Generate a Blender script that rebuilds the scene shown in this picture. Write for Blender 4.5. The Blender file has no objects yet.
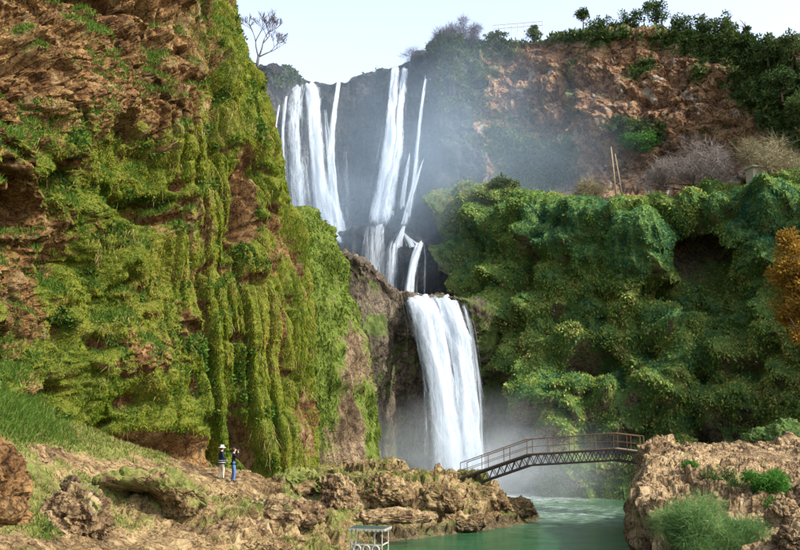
import bpy, bmesh, math, random
import numpy as np
from mathutils import Vector, Matrix

# ------------------------------------------------------------------ scene, camera, sky, sun, exposure
S = bpy.context.scene
COL = S.collection
random.seed(7)
RNG = np.random.default_rng(11)
R = math.radians

FPX, CX, CY = 858.0, 400.0, 275.0          # focal length and centre in photograph pixels
PITCH, EYE = R(10.2), 6.0                  # camera tilted up, eye 6 m above the pool
cam_d = bpy.data.cameras.new('camera'); cam = bpy.data.objects.new('camera', cam_d); COL.objects.link(cam)
cam.location = (0, 0, EYE); cam.rotation_euler = (R(90) + PITCH, 0, 0)
cam_d.sensor_width = 36.0; cam_d.lens = 36.0 * FPX / 800.0
cam_d.clip_start = 0.1; cam_d.clip_end = 6000
S.camera = cam

SUN_DIR = Vector((0.70, -0.38, 0.66)).normalized()      # towards the sun
SUN_EL = math.asin(SUN_DIR.z); SUN_AZ = math.atan2(SUN_DIR.x, SUN_DIR.y)
world = bpy.data.worlds.new('World'); S.world = world; world.use_nodes = True
wn = world.node_tree; wn.nodes.clear()
sky = wn.nodes.new('ShaderNodeTexSky'); sky.sky_type = 'NISHITA'; sky.sun_disc = False
sky.sun_elevation = SUN_EL; sky.sun_rotation = SUN_AZ
sky.air_density = 1.0; sky.dust_density = 5.0; sky.ozone_density = 1.0; sky.altitude = 900
bg = wn.nodes.new('ShaderNodeBackground'); bg.inputs['Strength'].default_value = 0.15
wo = wn.nodes.new('ShaderNodeOutputWorld')
hs = wn.nodes.new('ShaderNodeHueSaturation'); hs.inputs['Saturation'].default_value = 0.62; hs.inputs['Value'].default_value = 1.0      # a thin veil of high cloud whitens the sky
wn.links.new(sky.outputs[0], hs.inputs['Color']); wn.links.new(hs.outputs[0], bg.inputs['Color']); wn.links.new(bg.outputs[0], wo.inputs['Surface'])

sd = bpy.data.lights.new('sun', 'SUN'); sun = bpy.data.objects.new('sun', sd); COL.objects.link(sun)
sd.energy = 2.0; sd.angle = R(0.5); sd.color = (1.0, 0.93, 0.80)
sun.rotation_euler = SUN_DIR.to_track_quat('Z', 'Y').to_euler(); sun.location = (60, -20, 80)

S.view_settings.view_transform = 'Standard'; S.view_settings.look = 'None'
S.view_settings.gamma = 1.0; S.view_settings.exposure = 1.7
S.render.engine = 'CYCLES'
S.cycles.max_bounces = 7; S.cycles.diffuse_bounces = 3; S.cycles.glossy_bounces = 2
S.cycles.transmission_bounces = 4; S.cycles.transparent_max_bounces = 16; S.cycles.volume_bounces = 1
S.cycles.use_denoising = True

# ------------------------------------------------------------------ helpers
CT, ST = math.cos(PITCH), math.sin(PITCH)
def W(px, py, Y):
    dx = (px - CX) / FPX; dy = (CY - py) / FPX
    t = Y / (CT - dy * ST)
    return np.array([t * dx, Y, EYE + t * (ST + dy * CT)])
def WZ(px, py, z):
    dx = (px - CX) / FPX; dy = (CY - py) / FPX
    t = (z - EYE) / (ST + dy * CT)
    return np.array([t * dx, t * (CT - dy * ST), z])
def project(P):
    P = np.asarray(P); y = P[..., 1]; z = P[..., 2] - EYE
    d = y * CT + z * ST; u = -y * ST + z * CT
    d = np.where(np.abs(d) < 1e-3, 1e-3, d)
    return CX + FPX * P[..., 0] / d, CY - FPX * u / d

_prm = np.random.default_rng(5).permutation(256).astype(np.int64)
_prm = np.concatenate([_prm, _prm, _prm])
_gr = np.random.default_rng(6).normal(size=(256, 3)); _gr /= np.linalg.norm(_gr, axis=1)[:, None]
def pnoise(P):
    sh = P.shape[:-1]; P = P.reshape(-1, 3)
    i = np.floor(P).astype(np.int64); f = P - i; i &= 255
    w = f * f * f * (f * (f * 6 - 15) + 10)
    r = 0
    for a in (0, 1):
        for b in (0, 1):
            for c in (0, 1):
                h = _prm[_prm[_prm[(i[:, 0] + a) & 255] + ((i[:, 1] + b) & 255)] + ((i[:, 2] + c) & 255)]
                g = _gr[h]
                dt = g[:, 0] * (f[:, 0] - a) + g[:, 1] * (f[:, 1] - b) + g[:, 2] * (f[:, 2] - c)
                r = r + dt * (w[:, 0] if a else 1 - w[:, 0]) * (w[:, 1] if b else 1 - w[:, 1]) * (w[:, 2] if c else 1 - w[:, 2])
    return (r * 1.6).reshape(sh)
def fbm(P, scale, oct=4, gain=0.5, off=0.0, st=(1, 1, 1)):
    Q = P * (np.array(st) / scale) + off; a = 1.0; r = 0; s = 0
    for o in range(oct):
        r = r + a * pnoise(Q); s += a; Q = Q * 2.03 + 17.3; a *= gain
    return r / s * 1.5
def ridged(P, scale, oct=4, gain=0.5, off=0.0, st=(1, 1, 1)):
    Q = P * (np.array(st) / scale) + off; a = 1.0; r = 0; s = 0
    for o in range(oct):
        r = r + a * (1 - 2 * np.abs(pnoise(Q))); s += a; Q = Q * 2.07 + 9.7; a *= gain
    return r / s
def worley(P, scale, off=0.0, st=(1, 1, 1)):
    sh = P.shape[:-1]; Q = (P * (np.array(st) / scale) + off).reshape(-1, 3)
    i = np.floor(Q).astype(np.int64); f = Q - i
    d1 = np.full(len(Q), 9.0); d2 = np.full(len(Q), 9.0)
    for a in (-1, 0, 1):
        for b in (-1, 0, 1):
            for c in (-1, 0, 1):
                h = _prm[_prm[_prm[(i[:, 0] + a) & 255] + ((i[:, 1] + b) & 255)] + ((i[:, 2] + c) & 255)]
                ox = _prm[h] / 256.0; oy = _prm[h + 101] / 256.0; oz = _prm[h + 211] / 256.0
                d = np.sqrt((a + ox - f[:, 0])**2 + (b + oy - f[:, 1])**2 + (c + oz - f[:, 2])**2)
                n1 = np.minimum(d1, d); d2 = np.minimum(d2, np.maximum(d1, d)); d1 = n1
    return d1.reshape(sh), d2.reshape(sh)
def blocks(P, scale, off=0.0, st=(1, 1, 1), tilt=.8):
    sh = P.shape[:-1]; Q = (P * (np.array(st) / scale) + off).reshape(-1, 3)
    i = np.floor(Q).astype(np.int64); f = Q - i
    d1 = np.full(len(Q), 9.0); d2 = np.full(len(Q), 9.0); val = np.zeros(len(Q))
    for a in (-1, 0, 1):
        for b in (-1, 0, 1):
            for c in (-1, 0, 1):
                h = _prm[_prm[_prm[(i[:, 0] + a) & 255] + ((i[:, 1] + b) & 255)] + ((i[:, 2] + c) & 255)]
                vx = a + _prm[h] / 256.0 - f[:, 0]; vy = b + _prm[h + 101] / 256.0 - f[:, 1]; vz = c + _prm[h + 211] / 256.0 - f[:, 2]
                d = np.sqrt(vx**2 + vy**2 + vz**2); g = _gr[_prm[h + 57]]
                v_ = _prm[h + 31] / 128.0 - 1 + tilt * (g[:, 0] * vx + g[:, 1] * vy + g[:, 2] * vz)
                m = d < d1; d2 = np.where(m, d1, np.minimum(d2, d)); val = np.where(m, v_, val); d1 = np.where(m, d, d1)
    return val.reshape(sh), (d2 - d1).reshape(sh)
def rockblocks(P, scale, off=0.0, st=(1, 1, 1), crack=.35, warp=.25):
    Q = P + warp * scale * np.stack([fbm(P, scale, 3, off=off + 3), fbm(P, scale, 3, off=off + 5), fbm(P, scale, 3, off=off + 8)], -1)
    v, e = blocks(Q, scale, off, st); return v * .5 - crack * (1 - sstep(0.0, .16, e))
def sstep(a, b, x):
    t = np.clip((x - a) / (b - a), 0, 1); return t * t * (3 - 2 * t)

def cr_matrix(n, m):
    """Catmull-Rom weights from n control values to m samples."""
    x = np.linspace(0, n - 1, m) if not hasattr(m, '__len__') else np.asarray(m); M = np.zeros((len(x), n))
    for r_, t in enumerate(x):
        i = min(int(t), n - 2); u = t - i
        w = [(-u + 2*u*u - u**3) / 2, (2 - 5*u*u + 3*u**3) / 2, (u + 4*u*u - 3*u**3) / 2, (-u*u + u**3) / 2]
        for k in range(4):
            j = i - 1 + k
            if j < 0: M[r_, 0] += 2 * w[k]; M[r_, 1] -= w[k]
            elif j > n - 1: M[r_, n-1] += 2 * w[k]; M[r_, n-2] -= w[k]
            else: M[r_, j] += w[k]
    return M
def spans(*sp):
    """(start, end, count) stretches of a patch parameter, denser where the camera looks"""
    return np.unique(np.concatenate([np.linspace(a, b, c, endpoint=(k == len(sp) - 1)) for k, (a, b, c) in enumerate(sp)]))
def patch(cols, nu, nv):
    """cols: list of columns of world points (bottom to top) -> (nv, nu, 3)."""
    C = np.array(cols)
    return np.einsum('vr,uc,crk->vuk', cr_matrix(C.shape[1], nv), cr_matrix(C.shape[0], nu), C)
def normals(P):
    du = np.gradient(P, axis=1); dv = np.gradient(P, axis=0)
    n = np.cross(du, dv); n /= np.maximum(np.linalg.norm(n, axis=-1, keepdims=True), 1e-9)
    return n
def mesh_from(name, V, F, mat=None, attrs=None, smooth=False, parent=None, link=True):
    """V (n,3), F (m,k) with k 3 or 4."""
    V = np.asarray(V, dtype=np.float32); F = np.asarray(F, dtype=np.int32); k = F.shape[1]
    me = bpy.data.meshes.new(name)
    me.vertices.add(len(V)); me.vertices.foreach_set('co', V.ravel())
    me.loops.add(F.size); me.loops.foreach_set('vertex_index', F.ravel())
    me.polygons.add(len(F)); me.polygons.foreach_set('loop_start', np.arange(0, F.size, k, dtype=np.int32))
    if attrs:
        for a, v in attrs.items():
            at = me.attributes.new(a, 'FLOAT', 'POINT'); at.data.foreach_set('value', np.asarray(v, dtype=np.float32).ravel())
    me.polygons.foreach_set('use_smooth', np.full(len(F), smooth))
    me.update(calc_edges=True); me.validate()
    if mat: me.materials.append(mat)
    if not link: return me
    o = bpy.data.objects.new(name, me); COL.objects.link(o)
    if parent: o.parent = parent
    return o
def grid_faces(nv, nu):
    i = np.arange(nv * nu).reshape(nv, nu)
    return np.stack([i[:-1, :-1], i[:-1, 1:], i[1:, 1:], i[1:, :-1]], -1).reshape(-1, 4)
def tag(o, label, cat=None, group=None, kind=None):
    o['label'] = label
    if cat: o['category'] = cat
    if group: o['group'] = group
    if kind: o['kind'] = kind
    return o
def empty(name, loc=(0, 0, 0), rz=0.0):
    o = bpy.data.objects.new(name, None); COL.objects.link(o); o.location = loc; o.rotation_euler = (0, 0, rz)
    o.empty_display_size = 0.2
    return o

class MB:
    """collects polygons for one mesh object"""
    def __init__(s): s.v = []; s.f = []
    def add(s, v, f):
        b = len(s.v); s.v += [tuple(x) for x in v]; s.f += [tuple(i + b for i in q) for q in f]
    def box(s, c, d, ax=None):
        c = Vector(c); X, Y, Z = ax if ax else (Vector((1,0,0)), Vector((0,1,0)), Vector((0,0,1)))
        p = [c + X*(a*d[0]/2) + Y*(b*d[1]/2) + Z*(e*d[2]/2) for e in (-1,1) for b in (-1,1) for a in (-1,1)]
        s.add(p, [(0,2,3,1),(4,5,7,6),(0,1,5,4),(2,6,7,3),(0,4,6,2),(1,3,7,5)])
    def bar(s, a, b, w, h, up=(0,0,1)):
        a = Vector(a); b = Vector(b); X = (b - a); L = X.length; X.normalize()
        Y = Vector(up).cross(X)
        if Y.length < 1e-4: Y = Vector((0,1,0)).cross(X)
        Y.normalize(); Z = X.cross(Y)
        s.box((a + b) / 2, (L, w, h), (X, Y, Z))
    def tube(s, pts, rad, n=6, cap=True):
        pts = [Vector(p) for p in pts]; m = len(pts); b = len(s.v)
        if not hasattr(rad, '__len__'): rad = [rad] * m
        ref = Vector((0.31, 0.17, 0.93))
        for i, p in enumerate(pts):
            t = (pts[min(i+1, m-1)] - pts[max(i-1, 0)]); t.normalize()
            x = t.cross(ref)
            if x.length < 0.05: x = t.cross(Vector((1, 0, 0)))
            x.normalize(); y = t.cross(x)
            for k in range(n):
                a = 2 * math.pi * k / n; q = p + (x * math.cos(a) + y * math.sin(a)) * rad[i]
                s.v.append(tuple(q))
        for i in range(m - 1):
            for k in range(n):
                s.f.append((b+i*n+k, b+i*n+(k+1) % n, b+(i+1)*n+(k+1) % n, b+(i+1)*n+k))
        if cap:
            s.f.append(tuple(b + k for k in range(n))[::-1]); s.f.append(tuple(b+(m-1)*n+k for k in range(n)))
    def build(s, name, mat, parent=None, smooth=False):
        me = bpy.data.meshes.new(name); me.from_pydata(s.v, [], s.f); me.update()
        if mat: me.materials.append(mat)
        if smooth: me.polygons.foreach_set('use_smooth', [True] * len(me.polygons))
        o = bpy.data.objects.new(name, me); COL.objects.link(o)
        if parent: o.parent = parent
        return o

# ------------------------------------------------------------------ materials
class NT:
    def __init__(s, name):
        s.m = bpy.data.materials.new(name); s.m.use_nodes = True; s.t = s.m.node_tree; s.t.nodes.clear()
        s.out = s.t.nodes.new('ShaderNodeOutputMaterial')
    def n(s, typ, ins=None, **props):
        nd = s.t.nodes.new(typ)
        for k, v in props.items(): setattr(nd, k, v)
        for k, v in (ins or {}).items(): s.set(nd.inputs[k], v)
        return nd
    def set(s, sock, v):
        if hasattr(v, 'is_linked') or isinstance(v, bpy.types.NodeSocket): s.t.links.new(v, sock)
        else:
            if isinstance(v, tuple) and len(v) == 3 and sock.type == 'RGBA': v = v + (1.0,)
            sock.default_value = v
    def noise(s, scale, detail=6, rough=0.6, vec=None, dist=0.0):
        i = {'Scale': scale, 'Detail': detail, 'Roughness': rough, 'Distortion': dist}
        if vec is not None: i['Vector'] = vec
        return s.n('ShaderNodeTexNoise', i).outputs['Fac']
    def math(s, op, a, b=0.0, clamp=False):
        nd = s.n('ShaderNodeMath', {0: a, 1: b}, operation=op, use_clamp=clamp); return nd.outputs[0]
    def ramp(s, fac, stops):
        nd = s.n('ShaderNodeValToRGB', {'Fac': fac}); e = nd.color_ramp.elements
        while len(e) > 1: e.remove(e[-1])
        for i, (p, c) in enumerate(stops):
            el = e[0] if i == 0 else e.new(p)
            el.position = p; el.color = (c if len(c) == 4 else tuple(c) + (1.0,)) if hasattr(c, '__len__') else (c, c, c, 1)
        return nd.outputs['Color']
    def mix(s, fac, a, b, mode='MIX'):
        nd = s.n('ShaderNodeMix', data_type='RGBA', blend_type=mode)
        s.set(nd.inputs[0], fac); s.set(nd.inputs[6], a); s.set(nd.inputs[7], b); return nd.outputs[2]
    def pos(s): return s.n('ShaderNodeNewGeometry').outputs['Position']
    def mapv(s, v, scale): return s.n('ShaderNodeMapping', {'Vector': v, 'Scale': scale}).outputs[0]
    def attr(s, name): return s.n('ShaderNodeAttribute', attribute_name=name).outputs['Fac']
    def bump(s, h, strength, dist, nrm=None):
        i = {'Height': h, 'Strength': strength, 'Distance': dist}
        if nrm is not None: i['Normal'] = nrm
        return s.n('ShaderNodeBump', i).outputs[0]
    def surf(s, sh): s.t.links.new(sh, s.out.inputs['Surface']); return s.m
def principled(nt, col, rough=0.9, bump=None, spec=0.2, metal=0.0):
    i = {'Base Color': col, 'Roughness': rough, 'Specular IOR Level': spec, 'Metallic': metal}
    if bump is not None: i['Normal'] = bump
    return nt.n('ShaderNodeBsdfPrincipled', i).outputs[0]

def rock_mat(name, dark, mid, light, mossc=None, scale=1.0, streak=0.0, bumpd=0.12, pale=None, wet=False):
    nt = NT(name); p = nt.pos()
    a = nt.noise(0.35 / scale, 8, 0.62, p); b = nt.noise(2.2 / scale, 8, 0.65, p, 0.4); c = nt.noise(9.0 / scale, 6, 0.7, p)
    col = nt.ramp(nt.math('ADD', nt.math('MULTIPLY', a, 0.55), nt.math('MULTIPLY', b, 0.45)),
                  [(0.36, dark), (0.46, mid), (0.56, light), (0.68, tuple(min(1, x * 1.2) for x in light))])
    col = nt.mix(nt.ramp(c, [(0.38, 0.9), (0.50, 0.0)]), col, tuple(x * 0.5 for x in dark))
    vc = nt.n('ShaderNodeTexVoronoi', {'Vector': nt.n('ShaderNodeVectorMath', {0: p, 1: nt.n('ShaderNodeVectorMath', {0: nt.n('ShaderNodeTexNoise', {'Scale': 2.0 / scale, 'Detail': 5.0, 'Vector': p}).outputs['Color'], 1: (0.7 * scale,) * 3}, operation='MULTIPLY').outputs[0]}, operation='ADD').outputs[0], 'Scale': 1.3 / scale}, feature='DISTANCE_TO_EDGE').outputs['Distance']
    col = nt.mix(nt.ramp(vc, [(0.0, 0.8), (0.06, 0.0)]), col, tuple(x * 0.35 for x in dark))
    if pale:
        col = nt.mix(nt.ramp(nt.noise(0.9 / scale, 6, 0.6, nt.mapv(p, (1.3, 1.1, 0.7))), [(0.56, 0.0), (0.68, 0.75)]), col, pale)
    if streak:
        st = nt.noise(1.0, 6, 0.6, nt.mapv(p, (1.1, 1.1, 0.07)))
        col = nt.mix(nt.ramp(st, [(0.40, streak), (0.58, 0.0)]), col, tuple(x * 0.35 for x in dark))
    if mossc:
        m1, m2, m3 = mossc
        mn = nt.noise(1.6 / scale, 7, 0.7, p); mf = nt.noise(5.0 / scale, 5, 0.7, p)
        mcol = nt.ramp(nt.math('ADD', nt.math('MULTIPLY', mn, 0.6), nt.math('MULTIPLY', mf, 0.4)), [(0.34, m1), (0.5, m2), (0.66, m3)])
        f = nt.math('ADD', nt.attr('moss'), nt.math('MULTIPLY', nt.math('SUBTRACT', nt.noise(1.1 / scale, 8, 0.7, p), 0.5), 1.5))
        f = nt.ramp(f, [(0.38, 0.0), (0.60, 1.0)])
        col = nt.mix(f, col, mcol)
    h = nt.math('ADD', nt.math('MULTIPLY', b, 0.6), nt.math('MULTIPLY', c, 0.4))
    bm = nt.bump(h, 1.0, bumpd * 1.5)
    bm = nt.bump(nt.noise(26.0 / scale, 4, 0.7, p), 0.5, bumpd * 0.35, bm)
    if wet:                              # rock soaked by the pool
        z = nt.n('ShaderNodeSeparateXYZ', {0: p}).outputs[2]
        wf = nt.ramp(nt.math('ADD', z, nt.math('MULTIPLY', b, -0.9)), [(0.0, 0.75), (0.22, 0.0)])
        col = nt.mix(wf, col, nt.mix(0.7, col, (0.02, 0.018, 0.012)))
        return nt.surf(principled(nt, col, nt.math('SUBTRACT', 0.92, nt.math('MULTIPLY', wf, 0.5)), bm, 0.2))
    return nt.surf(principled(nt, col, 0.92, bm, 0.15))

def leaf_mat(name, stops, trans=0.35, nscale=0.5):
    nt = NT(name); p = nt.pos()
    f = nt.math('ADD', nt.math('MULTIPLY', nt.attr('rnd'), 0.78), nt.math('MULTIPLY', nt.noise(nscale, 4, 0.6, p), 0.22))
    col = nt.ramp(f, stops)
    d = nt.n('ShaderNodeBsdfDiffuse', {'Color': col}).outputs[0]
    t = nt.n('ShaderNodeBsdfTranslucent', {'Color': col}).outputs[0]
    m = nt.n('ShaderNodeMixShader', {0: trans, 1: d, 2: t}).outputs[0]
    return nt.surf(m)
def plain_mat(name, col, rough=0.7, metal=0.0, spec=0.3, var=0.25, scale=6.0):
    nt = NT(name); p = nt.pos()
    c = nt.mix(nt.ramp(nt.noise(scale, 6, 0.65, p), [(0.35, var), (0.65, 0.0)]), col, tuple(x * 0.35 for x in col))
    return nt.surf(principled(nt, c, rough, None, spec, metal))

M = {}
M['cliff'] = rock_mat('ochre_mossy_rock', (0.035, 0.017, 0.007), (0.14, 0.072, 0.026), (0.26, 0.155, 0.062),
                      ((0.035, 0.06, 0.009), (0.095, 0.115, 0.014), (0.18, 0.165, 0.03)), pale=(0.27, 0.195, 0.10), bumpd=0.14)
M['buttress'] = rock_mat('brown_mossy_rock', (0.05, 0.035, 0.02), (0.135, 0.092, 0.052), (0.24, 0.175, 0.105),
                      ((0.04, 0.065, 0.012), (0.085, 0.12, 0.018), (0.15, 0.16, 0.035)), streak=0.5)
M['dome'] = rock_mat('grey_brown_rock', (0.028, 0.022, 0.016), (0.075, 0.058, 0.041), (0.16, 0.128, 0.092),
                      ((0.03, 0.05, 0.015), (0.06, 0.085, 0.02), (0.11, 0.13, 0.04)), streak=0.6, scale=1.3)
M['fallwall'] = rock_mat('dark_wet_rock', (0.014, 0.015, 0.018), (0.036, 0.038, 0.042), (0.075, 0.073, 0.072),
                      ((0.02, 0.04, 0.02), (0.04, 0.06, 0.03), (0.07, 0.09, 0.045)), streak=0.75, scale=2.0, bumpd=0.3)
M['redwall'] = rock_mat('red_ochre_rock', (0.05, 0.029, 0.020), (0.18, 0.096, 0.052), (0.31, 0.18, 0.09),
                      ((0.03, 0.05, 0.02), (0.06, 0.10, 0.03), (0.12, 0.15, 0.05)), scale=1.8, bumpd=0.3, pale=(0.40, 0.36, 0.30))
M['vinewall'] = rock_mat('shaded_green_rock', (0.035, 0.03, 0.02), (0.11, 0.09, 0.05), (0.21, 0.17, 0.095),
                      ((0.034, 0.075, 0.026), (0.085, 0.145, 0.036), (0.18, 0.22, 0.06)), scale=1.5, bumpd=0.25)
M['bank'] = rock_mat('tan_bank_rock', (0.042, 0.025, 0.012), (0.15, 0.096, 0.043), (0.27, 0.192, 0.09),
                      ((0.05, 0.075, 0.015), (0.12, 0.135, 0.03), (0.22, 0.19, 0.07)), scale=0.8, bumpd=0.10, pale=(0.36, 0.27, 0.14), wet=True)
M['soil'] = None
M['outcrop'] = rock_mat('pale_ochre_outcrop_rock', (0.05, 0.03, 0.016), (0.18, 0.115, 0.057), (0.33, 0.235, 0.125),
                      ((0.04, 0.065, 0.015), (0.085, 0.12, 0.025), (0.16, 0.18, 0.05)), scale=0.8, bumpd=0.10, pale=(0.40, 0.30, 0.17), wet=True)

# ------------------------------------------------------------------ scatter of leaves and blades
def scatter(P, mask, n, rng=RNG):
    a = P[1:, :-1] - P[:-1, :-1]; b = P[:-1, 1:] - P[:-1, :-1]
    ar = np.linalg.norm(np.cross(a, b), axis=-1)
    w = (ar * np.clip((mask[:-1, :-1] + mask[1:, 1:]) / 2, 0, None)).ravel()
    c = np.cumsum(w); idx = np.searchsorted(c, rng.random(n) * c[-1]); idx = np.clip(idx, 0, len(w) - 1)
    nu = P.shape[1] - 1; i = idx // nu; j = idx % nu
    u = rng.random(n)[:, None]; v = rng.random(n)[:, None]
    pos = P[i, j] * (1-u) * (1-v) + P[i, j+1] * u * (1-v) + P[i+1, j] * (1-u) * v + P[i+1, j+1] * u * v
    nn = np.cross(P[i, j+1] - P[i, j], P[i+1, j] - P[i, j]); nn /= np.maximum(np.linalg.norm(nn, axis=1, keepdims=True), 1e-9)
    return pos, nn, i, j
def unit(v): return v / np.maximum(np.linalg.norm(v, axis=-1, keepdims=True), 1e-9)
def blades(pos, d, L, Wd, rng=RNG, quad=False, sidehint=None):
    n = len(pos)
    r = rng.normal(size=(n, 3)) if sidehint is None else sidehint + 0.5 * rng.normal(size=(n, 3))
    s = unit(np.cross(d, r)) * (np.asarray(Wd) * 0.5).reshape(-1, 1)
    Ld = d * np.asarray(L).reshape(-1, 1)
    if quad:
        V = np.stack([pos, pos + Ld * 0.45 + s, pos + Ld, pos + Ld * 0.45 - s], 1)
        F = np.arange(4 * n).reshape(n, 4)
    else:
        V = np.stack([pos - s, pos + s, pos + Ld], 1); F = np.arange(3 * n).reshape(n, 3)
    return V.reshape(-1, 3), F
def blade_object(name, parts, mat, parent=None):
    """parts: list of (V,F,rnd per blade)"""
    k = parts[0][1].shape[1]; V = []; F = []; A = []; b = 0
    for v, f, r in parts:
        V.append(v); F.append(f + b); A.append(np.repeat(r, k)); b += len(v)
    return mesh_from(name, np.concatenate(V), np.concatenate(F), mat, {'rnd': np.concatenate(A)}, False, parent)
DOWN = np.array([0, 0, -1.0])

# ------------------------------------------------------------------ THE SETTING: ground, plateau, water
def flat(name, x0, x1, y0, y1, z, mat):
    return mesh_from(name, [(x0, y0, z), (x1, y0, z), (x1, y1, z), (x0, y1, z)], [(0, 1, 2, 3)], mat)
g = flat('ground', -1500, 1500, -1500, 2500, -2.5, plain_mat('river_bed_soil', (0.16, 0.12, 0.07), 0.95, scale=0.3))
tag(g, 'brown river bed and plain under the whole gorge', 'ground', kind='structure')

def water_material():
    nt = NT('green_pool_water'); p = nt.pos()
    n1 = nt.noise(0.5, 5, 0.55, nt.mapv(p, (1.0, 1.7, 1.0))); n2 = nt.noise(2.6, 5, 0.6, nt.mapv(p, (1.0, 1.8, 1.0)), 0.6)
    col = nt.ramp(n1, [(0.3, (0.012, 0.058, 0.022)), (0.7, (0.030, 0.105, 0.040))])
    foam = nt.math('MULTIPLY', nt.attr('foam'), nt.ramp(nt.noise(1.1, 7, 0.7, nt.mapv(p, (1.0, 1.6, 1.0)), 0.8), [(0.42, 0.0), (0.66, 1.0)]))
    foam2 = nt.math('MAXIMUM', foam, nt.math('SUBTRACT', nt.attr('foam'), 0.62))
    foam2 = nt.math('MINIMUM', nt.math('MULTIPLY', foam2, 1.7), 1.0)
    col = nt.mix(foam2, col, (0.72, 0.80, 0.80))
    rough = nt.math('ADD', nt.math('MULTIPLY', foam2, 0.5), 0.12)
    n3 = nt.noise(7.0, 4, 0.6, nt.mapv(p, (1.0, 2.2, 1.0)), 0.5)
    bm = nt.bump(nt.math('ADD', nt.math('ADD', n2, nt.math('MULTIPLY', n3, 0.35)), nt.math('MULTIPLY', n1, 0.8)), 0.9, 0.16)
    return nt.surf(principled(nt, col, rough, bm, 0.18))
yy, xx = np.meshgrid(np.linspace(-30, 110, 141), np.linspace(-60, 75, 131), indexing='ij')
FALL_BASE = np.array([4.2, 85.0])
dd = np.sqrt(((xx - 6.5) / 1.25)**2 + ((yy - 83) / 1.0)**2)
foam = np.clip(1.30 - dd / 9.5, 0, 1) + 0.30 * np.exp(-((xx - 12) / 7)**2 - ((yy - 66) / 9)**2)
zz = 0.05 * fbm(np.stack([xx, yy, xx * 0], -1), 4.0, 3) * np.clip(1.4 - dd / 30, 0.2, 1)
wob = mesh_from('pool_water', np.stack([xx, yy, zz], -1).reshape(-1, 3), grid_faces(*xx.shape), water_material(), {'foam': foam.ravel()}, True)
tag(wob, 'green rippled plunge pool below the waterfall', 'water', kind='structure')

# ------------------------------------------------------------------ cliffs
def px_mask(PX, PY, blobs):
    m = np.zeros_like(PX)
    for (x, y, rx, ry, amp, *rot) in blobs:
        a = R(rot[0]) if rot else 0.0
        u = (PX - x) * math.cos(a) + (PY - y) * math.sin(a); v = -(PX - x) * math.sin(a) + (PY - y) * math.cos(a)
        m = m + amp * np.exp(-(u / rx)**2 - (v / ry)**2)
    return m

# --- mossy cliff on the left
def col_a(e, Ys):                # a column of pixel points with one depth each
    return [W(x, y, Y) for (x, y), Y in zip(e, Ys)]
rows = [500, 400, 310, 215, 130, 60, -20, -120, -230]
cols = []
for bx, Y0, lean in ((-420, 17, .5), (-230, 25, 1), (-100, 31, 1.5), (0, 35.5, 1), (70, 39.5, 1), (140, 43, 1.5), (205, 46.5, 2)):
    over = [0, .6, .9, .3, -1.2, -1.0, .3, 1.0, 2.0] if bx < 120 else [0, .4, .6, .6, .4, .3, .5, 1, 2]
    cols.append([W(bx - 0.07 * max(0, 300 - y) * (bx > 100), y, Y0 + o + lean * max(0, (330 - y)) / 330.) for y, o in zip(rows, over)])
edge = [(312, 500), (310, 400), (304, 310), (288, 215), (269, 130), (248, 60), (228, -20), (205, -120), (180, -230)]
cols.append(col_a([(x - 45, y) for x, y in edge], [49.5, 49.5, 49.7, 50, 50.3, 50.6, 51, 51.5, 52]))
cols.append(col_a([(x - 12, y) for x, y in edge], [52.5, 52.5, 52.6, 53, 53.3, 53.6, 54, 54.5, 55]))
cols.append(col_a([(x - 3, y) for x, y in edge], [57] * 9))
cols.append(col_a([(x - 16, y) for x, y in edge], [66] * 9))
cols.append(col_a([(x - 60, y) for x, y in edge], [92] * 9))
PA = patch(cols, spans((0, 2, 22), (2, 9.4, 345), (9.4, 11, 22)), spans((0, 6.4, 385), (6.4, 8, 18))); NA = normals(PA)
if np.mean(NA[..., 1]) > 0: NA = -NA
ax, ay = project(PA)
flute = sstep(120, 225, ax)
rocky = px_mask(ax, ay, [(70, 10, 110, 85, 1.2), (150, 60, 50, 70, .7), (25, 95, 70, 30, .45), (20, 300, 42, 110, .75), (0, 170, 30, 60, .4), (100, 85, 70, 30, .5),
                         (165, 225, 40, 16, .6), (140, 350, 30, 40, .45), (195, 330, 14, 40, .35), (40, 215, 60, 25, .5), (150, 360, 50, 20, .4), (205, 150, 10, 90, .35)])
rocky *= (1 - 0.85 * sstep(200, 250, ax))
pock = px_mask(ax, ay, [(244, 198, 9, 34, 2.4), (20, 212, 26, 14, 1.7), (36, 150, 12, 7, .8), (240, 440, 6, 26, 1.4, -15), (150, 456, 50, 20, 1.9), (212, 125, 5, 30, 1.2),
                        (160, 215, 22, 7, 1.0, 15), (120, 62, 12, 8, .6), (150, 45, 9, 16, 1.0), (62, 165, 8, 8, .9), (178, 185, 8, 6, .7), (278, 345, 4, 60, 1.2), (226, 240, 4, 20, .7),
                        (65, 262, 9, 20, .7), (190, 385, 7, 16, .7), (95, 345, 12, 8, .6), (130, 400, 16, 9, .7), (145, 10, 26, 9, 1.0, 20), (70, 330, 6, 20, .5), (15, 60, 20, 8, .7)])
pock = pock * 2.2
Lb = fbm(PA, 7.0, 3, off=3.1) * 1.7 + fbm(PA, 2.6, 3, off=8.0) * 1.0
wv1, wv2 = worley(PA + 0.5 * fbm(PA, 1.5, 3)[..., None], 1.15, 4.0, (1, 1, 1.1))
lump = (0.55 - wv1) * 0.45 + rockblocks(PA, 1.6, 4.4, (1, 1, 1.2)) * .55 + rockblocks(PA, .6, 6.4) * .2
PS = PA.copy(); PS[..., 0] += .10 * PA[..., 2]      # the folds lean a little
fl = ridged(PS, 3.2, 3, 0.5, 2.2, (1, 1, 0.05)) * 1.25 + ridged(PS, 1.0, 2, 0.5, 5.2, (1, 1, 0.05)) * 0.42
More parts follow.
